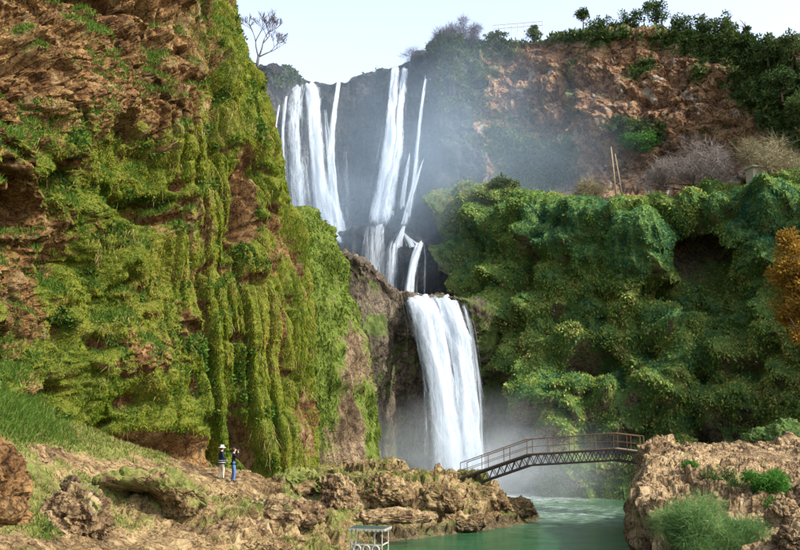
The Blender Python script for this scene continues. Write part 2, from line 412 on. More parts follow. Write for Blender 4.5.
fine = ridged(PA, 0.75, 4, 0.6, 1.0) * 0.22 + fbm(PA, 0.3, 2, 0.6, 7.0) * 0.10
hole = -2.0 * sstep(0.26, 0.55, fbm(PA, 3.0, 3, off=21.0, st=(1, 1, 1.4)))
gv = pnoise(PS * [1 / 1.9, 1 / 1.9, .04] + 40.3); grv = -1.0 * np.exp(-(gv / .10)**2) - .5 * np.exp(-(pnoise(PS * [1 / .8, 1 / .8, .045] + 12.3) / .12)**2)
disp = grv * flute + Lb * (1 - .6 * flute) + lump * (1 - 0.75 * flute) * (0.6 + 0.6 * np.clip(rocky, 0, 1)) + fl * flute + fine * (1 - 0.4 * flute) * (0.7 + np.clip(rocky, 0, 1)) + hole * (1 - 0.7 * flute) - pock
keep = 1 - sstep(52.5, 58, PA[..., 1]) * 0.6
disp *= keep
PA2 = PA + NA * disp[..., None]
PA2[..., 2] -= 0.25 * np.clip(lump + 0.1, 0, 1)          # lumps sag
NA2 = normals(PA2); NA2 *= np.sign(np.sum(NA2 * NA, -1, keepdims=True))
moss = 1.0 - rocky + .35 * grv * flute + .30 * fbm(PA, 1.1, 3, .6, off=77) - 0.35 * np.clip(-NA2[..., 2] * 2.0, 0, 1) - 1.3 * sstep(0.5, 1.2, pock) + 0.55 * fbm(PA, 3.2, 5, 0.65, off=33.0) - 0.25 * sstep(-0.4, -1.2, hole)
moss -= 0.35 * px_mask(ax, ay, [(300, 440, 14, 60, 1.0), (285, 420, 12, 50, .8)])
o = mesh_from('mossy_cliff', PA2.reshape(-1, 3), grid_faces(*ax.shape), M['cliff'], {'moss': moss.ravel()}, False)
tag(o, 'sunlit ochre cliff covered in yellow green moss on the left', 'cliff', kind='structure')

vis = (ax > -40) & (ax < 330) & (ay > -40) & (ay < 520) & (PA[..., 1] < 60)
msk = sstep(0.40, 0.70, moss + 0.35 * fbm(PA2, 0.8, 3, 0.6, off=14)) * vis
pos, nn, ii, jj = scatter(PA2, msk, 370000)
nn = nn * np.sign(np.sum(nn * NA2[ii, jj], -1, keepdims=True))
f_ = flute[ii, jj][:, None]
d = unit(nn * (0.55 - 0.25 * f_) + DOWN * (0.7 + 0.55 * f_) + RNG.normal(size=pos.shape) * 0.45)
L = (0.05 + 0.12 * RNG.random(len(pos))**2) * (0.8 + 0.5 * f_[:, 0])
r_ = np.clip(RNG.normal(0.48, 0.18, len(pos)) + 0.6 * fbm(pos, 1.5, 4, .6, off=3) + .25 * fbm(pos, 5, 2, off=31), 0, 1)
r_ = np.clip(r_ + .35 * f_[:, 0] * fbm(pos, .7, 2, off=91, st=(1, 1, .08)), 0, 1)
v, f = blades(pos, d, L, 0.03 + 0.04 * RNG.random(len(pos)))
M['moss'] = leaf_mat('yellow_green_moss', [(0.12, (0.038, 0.078, 0.007)), (0.38, (0.100, 0.142, 0.011)), (0.62, (0.190, 0.198, 0.019)), (0.82, (0.27, 0.235, 0.05)), (0.97, (0.20, 0.135, 0.045))], 0.3, 0.45)
o = blade_object('moss', [(v, f, r_)], M['moss'])
tag(o, 'yellow green moss and grass hanging on the sunlit cliff', 'moss', kind='stuff')
# brighter grass tufts on the ledges of that cliff
led = sstep(0.25, 0.6, NA2[..., 2]) * vis * (ax < 240)
led = led * sstep(0.0, 0.35, fbm(PA2, 2.2, 3, off=44)) + px_mask(ax, ay, [(25, 355, 40, 30, .3), (20, 135, 25, 14, .35), (60, 130, 30, 14, .2), (200, 15, 12, 40, .12), (205, 70, 8, 40, .1)]) * vis
pos, nn, ii, jj = scatter(PA2, led, 60000)
d = unit(np.array([0.15, -0.35, 0.55]) + RNG.normal(size=pos.shape) * 0.45 + nn * 0.2)
v, f = blades(pos, d, 0.14 + 0.30 * RNG.random(len(pos))**2, 0.03 + 0.03 * RNG.random(len(pos)))
M['grass'] = leaf_mat('fresh_green_grass', [(0.2, (0.035, 0.085, 0.012)), (0.5, (0.075, 0.16, 0.022)), (0.8, (0.17, 0.22, 0.05))], 0.35)
o = blade_object('ledge_grass', [(v, f, RNG.random(len(pos)))], M['grass'])
tag(o, 'fresh green grass tufts on ledges of the sunlit cliff', 'grass', kind='stuff')

# dead hanging stems and broad leaved clumps among the moss
pos, nn, ii, jj = scatter(PA2, msk * sstep(.1, .5, fbm(PA2, 2.6, 3, off=301)), 2500)
d = unit(np.array([.12, -.25, -.9]) + RNG.normal(size=pos.shape) * .28)
v, f = blades(pos + np.array([.05, -.12, .05]), d, .35 + .6 * RNG.random(len(pos))**2, .018 + .014 * RNG.random(len(pos)))
o = blade_object('dead_stems', [(v, f, RNG.random(len(pos)))], leaf_mat('dry_brown_stems', [(0.2, (0.09, 0.055, 0.025)), (0.5, (0.20, 0.135, 0.06)), (0.85, (0.34, 0.26, 0.13))], .15))
tag(o, 'dry brown stems hanging in the moss of the sunlit cliff', 'stems', kind='stuff')
pos, nn, ii, jj = scatter(PA2, msk * sstep(.28, .6, fbm(PA2, 1.6, 3, off=333)) * (ax < 260), 8000)
d = unit(nn * .6 + np.array([.1, -.3, .1]) + RNG.normal(size=pos.shape) * .55)
v, f = blades(pos + nn * .05, d, .13 + .18 * RNG.random(len(pos)), .08 + .08 * RNG.random(len(pos)), quad=True)
o = blade_object('cliff_creeper', [(v, f, RNG.random(len(pos)))], leaf_mat('dark_creeper_leaves', [(0.2, (0.022, 0.055, 0.012)), (0.5, (0.045, 0.10, 0.018)), (0.85, (0.10, 0.165, 0.03))], .3))
tag(o, 'dark green broad leaved creeper patches on the sunlit cliff', 'creeper', kind='stuff')

# --- buttress behind it
def colp(pts): return [W(x, y, Y) for x, y, Y in pts]
cols = [colp([(275, 500, 66), (275, 400, 66), (275, 320, 66), (276, 265, 66), (280, 225, 66), (282, 218, 76), (282, 214, 92)]),
        colp([(283, 500, 58.5), (283, 400, 58.5), (284, 320, 58.8), (285, 265, 59), (289, 224, 60), (291, 217, 70), (291, 214, 92)]),
        colp([(308, 500, 58.5), (307, 400, 59), (305, 320, 59.5), (303, 265, 60), (303, 222, 61), (303, 216, 72), (303, 214, 92)]),
        colp([(345, 500, 60.5), (340, 400, 61), (332, 320, 61.5), (322, 270, 62), (316, 234, 63), (313, 224, 73), (313, 222, 92)]),
        colp([(371, 500, 63), (362, 400, 64), (350, 330, 64.5), (339, 283, 65), (328, 246, 66), (323, 232, 76), (322, 230, 92)]),
        colp([(376, 500, 68), (367, 400, 69), (354, 330, 69), (343, 285, 69), (332, 250, 70), (326, 238, 79), (325, 236, 92)]),
        colp([(368, 500, 80), (360, 400, 80), (348, 330, 80), (337, 290, 80), (328, 262, 80), (322, 250, 86), (320, 250, 94)])]
PB = patch(cols, spans((0, .7, 12), (.7, 5, 190), (5, 6, 14)), spans((0, 4.4, 230), (4.4, 6, 26))); NB = normals(PB); NB *= -np.sign(np.mean(NB[..., 1]))
bx, by = project(PB)
db = fbm(PB, 5, 3, off=51) * 0.9 + fbm(PB, 1.8, 3, off=54) * 0.35 + ridged(PB, 1.6, 3, 0.5, 61, (1, 1, 0.10)) * 0.5 + ridged(PB, 0.6, 4, 0.6, 63, (1, 1, .4)) * 0.2
wb, _ = worley(PB, 1.2, 5, (1, 1, .5)); db += (0.5 - wb) * 0.4
db -= px_mask(bx, by, [(312, 355, 6, 12, 1.6), (352, 415, 4, 22, 1.4), (303, 300, 3, 40, .7), (330, 300, 5, 30, .6), (325, 400, 5, 60, .4)])
db *= 0.25 + 0.75 * sstep(0, 30, np.minimum(480 - by, by - 200) + 10)
PB2 = PB + NB * db[..., None]
mb = 0.95 - 0.75 * px_mask(bx, by, [(350, 400, 16, 90, 1.1), (340, 470, 40, 30, .6), (312, 470, 40, 40, .5), (330, 300, 8, 40, .4)]) + 0.25 * fbm(PB, 2.5, 4, off=70)
o = mesh_from('rock_buttress', PB2.reshape(-1, 3), grid_faces(*bx.shape), M['buttress'], {'moss': mb.ravel()}, False)
tag(o, 'green streaked rock buttress between mossy cliff and waterfall', 'cliff', kind='structure')
vis = (bx > 270) & (by < 500) & (PB[..., 1] < 82)
pos, nn, ii, jj = scatter(PB2, sstep(0.45, 0.8, mb + 0.3 * fbm(PB2, 0.9, 3, off=15)) * vis, 70000)
nn = nn * np.sign(np.sum(nn * NB[ii, jj], -1, keepdims=True))
d = unit(nn * 0.45 + DOWN * 1.0 + RNG.normal(size=pos.shape) * 0.4)
v, f = blades(pos, d, 0.14 + 0.28 * RNG.random(len(pos))**2, 0.05 + 0.06 * RNG.random(len(pos)))
M['moss_dark'] = leaf_mat('deep_green_moss', [(0.2, (0.03, 0.06, 0.010)), (0.5, (0.07, 0.115, 0.016)), (0.8, (0.15, 0.18, 0.035))], 0.3, 0.45)
o = blade_object('buttress_moss', [(v, f, RNG.random(len(pos)))], M['moss_dark'])
tag(o, 'deep green moss hanging on the rock buttress', 'moss', kind='stuff')

# --- rock dome, lip of the lower fall and the dark hollow behind it
def dc(px, ptop, Ys, pys, back=(128,)):
    pts = [W(px, y, Y) for y, Y in zip(pys, Ys)]
    top = W(px, ptop, Ys[-1]); pts.append(top)
    for k in (5, 12, 24):
        b = top.copy(); b[1] += k; b[0] *= 1 + .011 * k; b[2] -= 0.3; pts.append(b)
    b = top.copy(); b[1] = 128; b[0] *= 1.45; b[2] -= 0.5; pts.append(b)
    return pts
PYS = [515, 450, 395, 350, 322, 303]
cols = [dc(300, 262, [84, 84, 84, 84, 84, 84], PYS), dc(326, 258, [82, 82, 82, 81.5, 81.5, 82], [515, 450, 395, 345, 305, 275]),
        dc(346, 257, [80, 80, 79.5, 79, 79, 80.5], [515, 450, 395, 345, 305, 273]), dc(366, 263, [80, 80, 80, 79, 79, 80.5], [515, 450, 395, 345, 308, 280]),
        dc(382, 279, [86, 86, 85, 81.5, 81, 82], [515, 450, 395, 350, 318, 292]), dc(393, 296, [91, 91, 90, 86, 83, 83], [515, 450, 395, 352, 327, 308]),
        dc(410, 297, [93, 93, 92, 89, 84.5, 83.5], PYS), dc(425, 297.5, [93, 93, 93, 90, 85, 83.8], PYS), dc(445, 297.5, [93, 93, 93, 90, 85, 84], PYS),
        dc(462, 299, [92, 92, 92, 89.5, 85.5, 84], PYS), dc(474, 303, [90, 90.5, 91, 89.5, 86.5, 85], [515, 450, 400, 356, 330, 312]),
        dc(490, 312, [86, 88, 90, 90, 89, 88], [515, 455, 410, 370, 345, 328]), dc(520, 318, [84, 86, 88, 91, 93, 94], [515, 460, 415, 375, 350, 333]),
        dc(575, 320, [90, 92, 94, 96, 98, 100], [515, 460, 415, 375, 350, 333])]
PC = patch(cols, 280, spans((0, 6.5, 190), (6.5, 10, 30))); NC = normals(PC); NC *= -np.sign(np.mean(NC[:150, :, 1]))
cx_, cy_ = project(PC)
dcp = fbm(PC, 4.5, 3, off=80) * 0.8 + ridged(PC, 1.6, 4, 0.55, 83, (1, 1, .45)) * 0.45 + ridged(PC, .7, 3, .5, 84, (1, 1, .5)) * 0.2 + ridged(PC, 1.2, 3, .5, 87, (1, 1, .1)) * 0.35
lipm = np.exp(-((cx_ - 437) / 38)**2) * sstep(86, 84, PC[..., 1]) * (cy_ < 330)
dcp *= (1 - 0.75 * lipm)
dcp *= 1 - 0.6 * sstep(95, 110, PC[..., 1])
PC2 = PC + NC * dcp[..., None]
mc = 0.30 + 0.3 * fbm(PC, 3, 4, off=90) + px_mask(cx_, cy_, [(372, 325, 14, 10, .5), (510, 380, 30, 50, .5), (495, 330, 25, 30, .4), (340, 270, 20, 8, .3), (415, 440, 30, 40, .25)])
o = mesh_from('rock_dome', PC2.reshape(-1, 3), grid_faces(*cx_.shape), M['dome'], {'moss': mc.ravel()}, False)
tag(o, 'brown rock dome and lip that the lower waterfall pours over', 'cliff', kind='structure')

# --- ledge band below the upper falls
cols = []
for px, top, Y in ((318, 246, 106), (340, 236, 105), (360, 232, 104), (380, 236, 103.5), (398, 240, 103), (412, 242, 101), (426, 246, 101), (440, 250, 103), (460, 250, 108)):
    t = W(px, top, Y); b = t.copy(); b[1] = 129; b[0] *= 1.2; b[2] += 1.0
    cols.append([W(px - 2, 400, Y - 1.5), W(px - 2, 330, Y - 1.5), W(px - 1, 300, Y - 1.2), W(px, 270, Y - .8), W(px, top + 8, Y - .3), t, t * .88 + b * .12, t * .6 + b * .4, b])
PM = patch(cols, 140, 140); NM = normals(PM); NM *= -np.sign(np.mean(NM[:70, :, 1]))
PM2 = PM + NM * (fbm(PM, 4, 3, off=95) * 0.7 + ridged(PM, 2.2, 4, .5, 96, (1, 1, .15)) * 0.8 + ridged(PM, .9, 3, .5, 97, (1, 1, .4)) * .35)[..., None]
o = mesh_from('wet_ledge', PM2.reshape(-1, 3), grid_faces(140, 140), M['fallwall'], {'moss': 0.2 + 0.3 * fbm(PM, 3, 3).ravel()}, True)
tag(o, 'dark wet rock ledge below the upper waterfalls', 'cliff', kind='structure')

# --- upper wall with the falls, and the red cliff to its right
rim = [(150, 40, 100), (215, 55, 104), (245, 60, 106), (262, 66, 108), (280, 73, 113), (298, 77, 119), (318, 84, 124), (345, 80, 127), (372, 73, 128), (397, 67, 127), (418, 62, 125), (431, 54, 122),
       (442, 40, 119), (462, 34, 118), (495, 32, 119), (530, 33, 118), (560, 28, 116), (600, 26, 113), (645, 26, 111), (690, 27, 109), (730, 31, 106), (765, 34, 102), (800, 38, 98), (850, 36, 92), (920, 34, 84), (1000, 30, 76)]
cols = []
for px, top, Y in rim:
    lean = 2.0 if px < 440 else 6.0
    if px > 455: top += 9
    base = 340 if px < 440 else 260
    t = W(px, top, Y)
    pts = []
    for k, fz in enumerate((0, .22, .42, .60, .75, .88, .965)):
        y = base + (top - base) * fz
        bulge = [0, 0, .0, .1, .3, .5, .75][k] if px < 440 else [-1.0, -.2, .1, .35, .55, .8, .92][k]
        pts.append(W(px, y, Y - lean * (1 - bulge)))
    pts.append(t)
    for k in (6, 14, 32, 80, 200):
        b = t.copy(); b[0] *= 1 + k / t[1]; b[1] += k; b[2] -= 0.1 + k * .012; pts.append(b)
    cols.append(pts)
PD = patch(cols, spans((0, 2, 16), (2, 22.6, 410), (22.6, 25, 18)), spans((0, 1.5, 16), (1.5, 8.4, 225), (8.4, 12, 22))); ND = normals(PD); ND *= -np.sign(np.mean(ND[:200, :, 1]))
ex, ey = project(PD)
red = sstep(438, 500, ex)
wd1, _ = worley(PD + 0.8 * fbm(PD, 2.5, 2)[..., None], 2.6, 3.0, (1, 1, 1))
dD = fbm(PD, 11, 3, off=101) * 1.8 + fbm(PD, 4, 4, off=103) * 0.9 + (ridged(PD, 2.6, 3, .55, 104, (1, 1, .12)) * 0.9) * (1 - .8 * red) + ((0.55 - wd1) * 1.2 + rockblocks(PD, 3.2, 4.1) * 1.0 + rockblocks(PD, 1.2, 5.1) * .45 + ridged(PD, 1.5, 3, .6, 109) * 0.6) * (.3 + .7 * red)
dD -= px_mask(ex, ey, [(520, 75, 10, 8, 2), (565, 60, 6, 20, 2), (690, 165, 30, 14, 2), (600, 155, 25, 10, 2.5), (545, 130, 18, 8, 2), (500, 60, 20, 6, 1.5), (645, 100, 25, 8, 1.5), (560, 175, 16, 16, 2.5), (720, 120, 22, 6, 1.2)])
dD *= 1 - 0.85 * sstep(8, 40, PD[..., 1] - np.interp(ex, [p[0] for p in rim], [p[2] for p in rim]))
dD *= np.where((ey < 62) & (PD[..., 2] > 50) & (red > .3), 0.55, 1.0)
fallzone = np.clip(px_mask(ex, ey, [(300, 88, 16, 14, .9), (338, 84, 6, 12, .7), (400, 72, 14, 12, .9), (315, 150, 40, 80, .7), (395, 150, 40, 80, .6)]), 0, .9)
PD2 = PD + ND * (dD * (1 - fallzone))[..., None]
veg = 0.18 + 0.35 * fbm(PD, 5, 4, 0.6, off=111) + px_mask(ex, ey, [(630, 130, 30, 10, .6), (650, 140, 22, 10, .5), (545, 155, 25, 18, .6), (505, 150, 25, 40, .35), (700, 80, 12, 10, .4), (570, 100, 8, 40, .4), (640, 70, 20, 8, .4), (470, 60, 40, 40, .3),
                                                               (780, 110, 28, 60, .7), (620, 38, 140, 7, .45), (730, 55, 50, 12, .3), (490, 45, 50, 12, .35), (715, 50, 50, 16, .4), (455, 110, 18, 60, .25), (283, 80, 16, 10, .5), (520, 185, 30, 16, .5), (760, 80, 30, 30, .5)])
nvh, nuh = ex.shape
F = grid_faces(nvh, nuh); ured = ex[:-1, :-1].ravel() + 14 * fbm(PD[:-1, :-1], 4, 3, off=7).ravel()
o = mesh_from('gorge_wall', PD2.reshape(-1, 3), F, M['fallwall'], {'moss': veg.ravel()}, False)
o.data.materials.append(M['redwall'])
o.data.polygons.foreach_set('material_index', (ured > 478).astype(np.int32)); o.data.update()
tag(o, 'high back wall of the gorge with dark fall face and red ochre cliff', 'cliff', kind='structure')
GW = (PD2, ex, ey, veg)

# foliage on the high wall
vis = (ex > 240) & (ex < 840) & (ey < 230) & (PD[..., 1] < 135)
pos, nn, ii, jj = scatter(PD2, sstep(0.35, 0.75, veg + .2 * fbm(PD2, 1.5, 3, off=9)) * vis, 60000)
d = unit(np.array([0, -0.5, 0.1]) + RNG.normal(size=pos.shape) * 0.8)
v, f = blades(pos, d, 0.35 + 0.6 * RNG.random(len(pos))**2, 0.16 + 0.2 * RNG.random(len(pos)), quad=True)
M['shrubleaf'] = leaf_mat('dull_green_shrub_leaves', [(0.2, (0.022, 0.045, 0.014)), (0.5, (0.05, 0.085, 0.022)), (0.8, (0.115, 0.14, 0.045))], 0.25, 0.3)
o = blade_object('wall_shrubs', [(v, f, RNG.random(len(pos)))], M['shrubleaf'])
tag(o, 'green shrubs and creepers growing on the high gorge wall', 'shrubs', kind='stuff')

# --- vine covered cliff on the right
def back(p, Y, dz=0.5):
    q = np.array(p).copy(); s = Y / q[1]; q[0] = q[0] * s; q[1] = Y; q[2] += dz; return q
def vc(pts, Yb, dz=0.5):
    c = colp(pts); t = c[-1]; c += [back(t, t[1] + 4, dz * .4), back(t, t[1] + 10, dz), back(t, max(Yb, t[1] + 16), dz + 1)]; return c
cols = [vc([(556, 520, 86), (548, 470, 85), (528, 420, 88), (500, 360, 91), (466, 302, 95), (436, 245, 101), (434, 200, 108)], 122),
        vc([(566, 520, 80), (558, 470, 80.5), (542, 420, 82), (518, 360, 86), (490, 300, 91), (465, 240, 98), (462, 186, 104)], 122),
        vc([(585, 520, 79), (580, 470, 79), (568, 415, 80), (550, 350, 83), (530, 295, 87), (512, 240, 92), (502, 188, 97)], 120),
        vc([(622, 520, 78), (620, 470, 78), (615, 415, 79.5), (603, 352, 83), (590, 300, 84), (574, 240, 86), (562, 196, 90)], 118),
        vc([(662, 520, 77), (662, 470, 77), (660, 415, 79), (654, 355, 80), (645, 300, 82), (636, 240, 82), (628, 200, 85)], 115),
        vc([(712, 520, 76), (712, 470, 76), (711, 415, 78), (708, 355, 79), (704, 290, 84), (700, 232, 80), (696, 193, 83)], 112),
        vc([(765, 520, 74), (765, 470, 74.5), (765, 415, 75.5), (765, 355, 76), (763, 290, 77), (760, 232, 77), (758, 181, 80)], 108),
        vc([(815, 520, 72), (815, 470, 72), (815, 415, 73), (815, 355, 73), (815, 290, 74), (815, 225, 74), (815, 165, 77)], 104),
        vc([(890, 520, 68), (890, 470, 68), (890, 415, 68), (890, 355, 69), (890, 290, 70), (890, 215, 70), (890, 140, 72)], 97),
        vc([(990, 520, 63), (990, 470, 63), (990, 415, 63), (990, 355, 63), (990, 280, 64), (990, 200, 65), (990, 110, 67)], 90),
        vc([(1080, 520, 70), (1080, 470, 70), (1080, 415, 70), (1080, 355, 70), (1080, 280, 71), (1080, 200, 72), (1080, 110, 73)], 90)]
VF = spans((0, .7, 20), (.7, 6.6, 310), (6.6, 9, 30)); PF = patch(cols, spans((0, 7.4, 405), (7.4, 10, 26)), VF); NF = normals(PF); NF *= -np.sign(np.mean(NF[:250, :, 1]))
fx, fy = project(PF)
wf1, _ = worley(PF + 1.0 * fbm(PF, 3, 2)[..., None], 3.4, 7.0, (1, 1, .7))
dF = fbm(PF, 8, 3, off=121) * 2.0 + (0.55 - wf1) * 2.4 + rockblocks(PF, 2.6, 3.2, (1, 1, .6)) * .8 + fbm(PF, 2.4, 4, off=123) * 0.8 + ridged(PF, 1.4, 3, .5, 125, (1, 1, .3)) * 0.45 + fbm(PF, .6, 2, off=128) * .16
zc = PF[..., 2] / 6.2 + .9 * fbm(PF * [1, 1, .25], 7.0, 3, off=222); fr = zc - np.floor(zc)
dF += 2.4 * sstep(0, .14, fr) * (1 - sstep(.30, 1, fr)) * (.35 + .9 * np.clip(.5 + fbm(PF, 6, 2, off=233), 0, 1)) - .8
zc = PF[..., 2] / 2.3 + 1.1 * fbm(PF * [1, 1, .3], 3.0, 3, off=244); fr = zc - np.floor(zc)
dF += .6 * sstep(0, .16, fr) * (1 - sstep(.30, 1, fr)) * np.clip(.4 + fbm(PF, 3, 2, off=253), 0, 1)
ctn = np.clip(px_mask(fx, fy, [(540, 225, 34, 35, 1.1), (640, 245, 55, 50, 1.2), (770, 220, 50, 50, 1.3), (590, 225, 20, 40, 1), (690, 340, 40, 40, .6), (600, 430, 60, 40, .6)]), 0, 1)
dF += ctn * (ridged(PF, 1.6, 2, .5, 311, (1, 1, .08)) * .7 + ridged(PF, .7, 2, .5, 313, (1, 1, .10)) * .25)
dF -= 1.35 * px_mask(fx, fy, [(697, 262, 24, 26, 5.0), (590, 362, 18, 12, 3.2), (645, 350, 20, 10, 2.6), (555, 372, 10, 12, 2), (725, 425, 40, 14, 3), (640, 420, 22, 22, 1.8), (742, 300, 8, 16, 1.6), (700, 375, 10, 14, 2.0),
                       (525, 275, 9, 20, 1.8), (620, 445, 50, 10, 2.4), (590, 420, 14, 26, 1.4), (665, 300, 16, 14, 1.5), (512, 300, 8, 30, 1.5), (500, 420, 20, 30, 2.0)])
dF += px_mask(fx, fy, [(560, 345, 22, 9, 1.8), (620, 310, 30, 9, 1.8), (690, 330, 22, 18, 1.8), (530, 215, 36, 16, 1.6), (640, 235, 34, 20, 1.6), (770, 215, 34, 22, 1.4), (585, 230, 14, 16, 1.0), (740, 395, 24, 12, 1.2), (600, 395, 30, 12, 1.0)])
ft = np.repeat(sstep(.58, .70, VF / 9)[:, None], PF.shape[1], 1)
PF2 = PF + NF * (dF * (1 - .8 * ft) - .5 * ft)[..., None]
NF2 = normals(PF2); NF2 *= np.sign(np.sum(NF2 * NF, -1, keepdims=True))
vm = 0.98 + 0.3 * fbm(PF, 3, 4, off=131) - 0.75 * np.clip(px_mask(fx, fy, [(697, 266, 20, 22, 1), (545, 450, 22, 34, 1.0), (640, 440, 40, 18, .7), (720, 430, 40, 16, .7), (590, 362, 14, 9, 1), (490, 390, 26, 60, .8, -28), (610, 400, 30, 20, .4), (470, 320, 14, 60, .6, -28), (445, 260, 10, 40, .6)]), 0, 1)
vm -= 0.45 * np.clip(-NF2[..., 2] * 1.8 - .3, 0, 1)
o = mesh_from('vine_cliff', PF2.reshape(-1, 3), grid_faces(*fx.shape), M['vinewall'], {'moss': vm.ravel()}, False)
tag(o, 'shaded cliff with hollows draped in green vines on the right', 'cliff', kind='structure')
vis = (fx > 425) & (fx < 830) & (fy < 500) & (PF[..., 1] < 112)
pos, nn, ii, jj = scatter(PF2, sstep(0.4, 0.8, vm + .3 * fbm(PF2, 1.4, 3, off=19)) * vis, 235000)
nn = nn * np.sign(np.sum(nn * NF2[ii, jj], -1, keepdims=True))
d = unit(nn * 0.55 + DOWN * 0.75 + RNG.normal(size=pos.shape) * 0.5)
qx, qy = project(pos)
curt = sstep(0.4, 1.0, px_mask(qx, qy, [(540, 225, 34, 35, 1.1), (640, 240, 55, 50, 1.2), (770, 215, 50, 45, 1.3), (590, 225, 20, 40, 1), (480, 200, 30, 30, .6)]))
pos = pos + nn * (0.02 + 0.14 * RNG.random((len(pos), 1)))
L = (0.12 + 0.26 * RNG.random(len(pos))**2.5)
r_ = np.clip(RNG.normal(0.52, 0.16, len(pos)) + 0.6 * fbm(pos, 2.2, 4, .65, off=2) + .3 * fbm(pos, 8, 2, off=12), 0, 1) * (1 - .55 * curt)
v, f = blades(pos, d, L, L * (.40 + .3 * RNG.random(len(pos))), quad=True)
M['vine'] = leaf_mat('ivy_leaves', [(0.10, (0.036, 0.115, 0.068)), (0.28, (0.066, 0.165, 0.072)), (0.44, (0.125, 0.215, 0.048)), (0.58, (0.215, 0.285, 0.055)), (0.74, (0.32, 0.33, 0.09)), (0.9, (0.26, 0.21, 0.08))], 0.3, 0.22)
o = blade_object('hanging_vines', [(v, f, r_)], M['vine'])
tag(o, 'dense green ivy and ferns hanging over the shaded cliff', 'vines', kind='stuff')

# ------------------------------------------------------------------ river bank (left) and outcrop (right)
def tps(ctrl, X, Y, smooth=0.02):
    C = np.array(ctrl); xy = C[:, :2] / 20.0; z = C[:, 2]; n = len(C)
    def U(r2): return np.where(r2 > 1e-12, 0.5 * r2 * np.log(np.maximum(r2, 1e-12)), 0)
    K = U(((xy[:, None] - xy[None])**2).sum(-1)) + np.eye(n) * smooth
    Pm = np.hstack([np.ones((n, 1)), xy]); A = np.zeros((n + 3, n + 3)); A[:n, :n] = K; A[:n, n:] = Pm; A[n:, :n] = Pm.T
    w = np.linalg.solve(A, np.concatenate([z, np.zeros(3)]))
    Q = np.stack([X.ravel(), Y.ravel()], -1) / 20.0; r = w[n] + Q @ w[n+1:]
    for i in range(n): r = r + w[i] * U(((Q - xy[i])**2).sum(-1))
    return r.reshape(X.shape)
def axis(spans):
    """[(start, end, step), ...] -> coordinates"""
    return np.unique(np.concatenate([np.arange(a, b, s) for a, b, s in spans]))
bp = [(-120, 395, 28), (0, 385, 35.5), (50, 415, 38.5), (110, 440, 41.5), (190, 467, 46), (260, 473, 50), (310, 473, 57), (360, 474, 64),
      (-60, 450, 28), (20, 430, 33), (60, 449, 36), (120, 461, 39), (170, 473, 41), (225, 483, 43), (280, 473, 47), (0, 515, 25), (30, 497, 31), (60, 480, 34.5), (100, 478, 36.5), (200, 490, 40),
      (20, 548, 27), (80, 550, 29), (150, 548, 32), (220, 546, 34.5), (290, 549, 36), (200, 527, 36.5), (260, 522, 38.5), (315, 530, 40.5), (260, 500, 41.5), (320, 488, 45),
      (340, 474, 52), (420, 475, 58), (475, 479, 59.5), (500, 488, 60.5), (515, 498, 60.5), (345, 512, 45), (400, 500, 51), (450, 498, 54.5), (490, 505, 56.5), (160, 500, 37.5), (130, 520, 34.5)]
ctrl = [W(*p) for p in bp] + [WZ(x, y, 0.0) for x, y in ((335, 556), (362, 541), (400, 538), (430, 535), (470, 530), (500, 527), (525, 521))]
ctrl += [np.array(p, float) for p in ((10.5, 62, -.6), (9, 66, -.8), (5, 70, -1), (0, 75, -1), (13, 58, -1.6), (8, 50, -1.6), (3.6, 45, -1.4), (-0.6, 38, -1.2), (14, 66, -2), (6, 78, -2), (-4, 82, -1),
         (0, 0, 4.3), (-8, 12, 3.0), (-12, 22, 1.7), (6, 10, 2.5), (3, 25, -.6), (8, 30, -1.6), (-6, 30, .6), (-20, 5, 6), (-40, 20, 14), (-45, 40, 20), (-30, 50, 12), (-20, 60, 7))]
X, Y = np.meshgrid(axis([(-46, -22, .8), (-22, 12.5, .105)]), axis([(1, 26, .8), (26, 61, .12), (61, 83, .6)]), indexing='xy')
Zb = tps(ctrl, X, Y)
PL = np.stack([X, Y, Zb], -1); lx, ly = project(PL)
slope = np.linalg.norm(np.stack(np.gradient(Zb, axis=(0, 1)), -1), axis=-1)
path = np.clip(px_mask(lx, ly, [(190, 478, 60, 9, 1.1), (110, 465, 60, 8, .8, 15), (150, 540, 80, 10, 1.0), (240, 478, 30, 8, .8), (60, 455, 60, 10, .5, 20), (200, 500, 14, 12, .7, 40), (30, 545, 60, 8, .6)]), 0, 1)
rocky = np.clip(sstep(250, 300, lx) * .9 + px_mask(lx, ly, [(70, 520, 60, 20, .9), (260, 515, 60, 25, 1.0), (150, 500, 60, 16, .6), (410, 505, 120, 30, 1), (210, 535, 60, 14, .8)]), 0, 1) * (1 - .8 * path) * (PL[..., 1] > 24)
wl1, wl2 = worley(PL + 0.35 * fbm(PL, 1.0, 3)[..., None], 1.5, 2.0, (1, 1, 1.2)); ws1, _ = worley(PL + .2 * fbm(PL, .5, 2)[..., None], .55, 5.0)
NL = normals(PL); NL *= np.sign(NL[..., 2:3])
hz = fbm(PL, 3.0, 4, .55, off=141) * .35 + fbm(PL, .5, 3, .6, off=142) * .06
lump = (0.62 - wl1) * .5 * rocky + rockblocks(PL, 1.7, 2.6, (.55, .9, 1.2)) * .75 * rocky + rockblocks(PL, .7, 7.7, (.65, 1, 1.2)) * .34 * (.12 + .88 * rocky) + rockblocks(PL, .3, 9.7) * .10 * (.2 + .8 * rocky) + ridged(PL, .5, 4, .6, 143) * .16 * rocky
zt = Zb + hz + lump * .8
tr = 0.62; q = zt / tr + .35 * fbm(PL, 2.5, 2, off=145); fr = q - np.floor(q); stepd = (sstep(.55, .95, fr) - fr) * tr
land = sstep(-0.3, 0.3, Zb)
PL2 = PL + NL * (lump * .55 * land)[..., None]; PL2[..., 2] += (hz + lump * .5) * (.3 + .7 * land) + stepd * rocky * .55
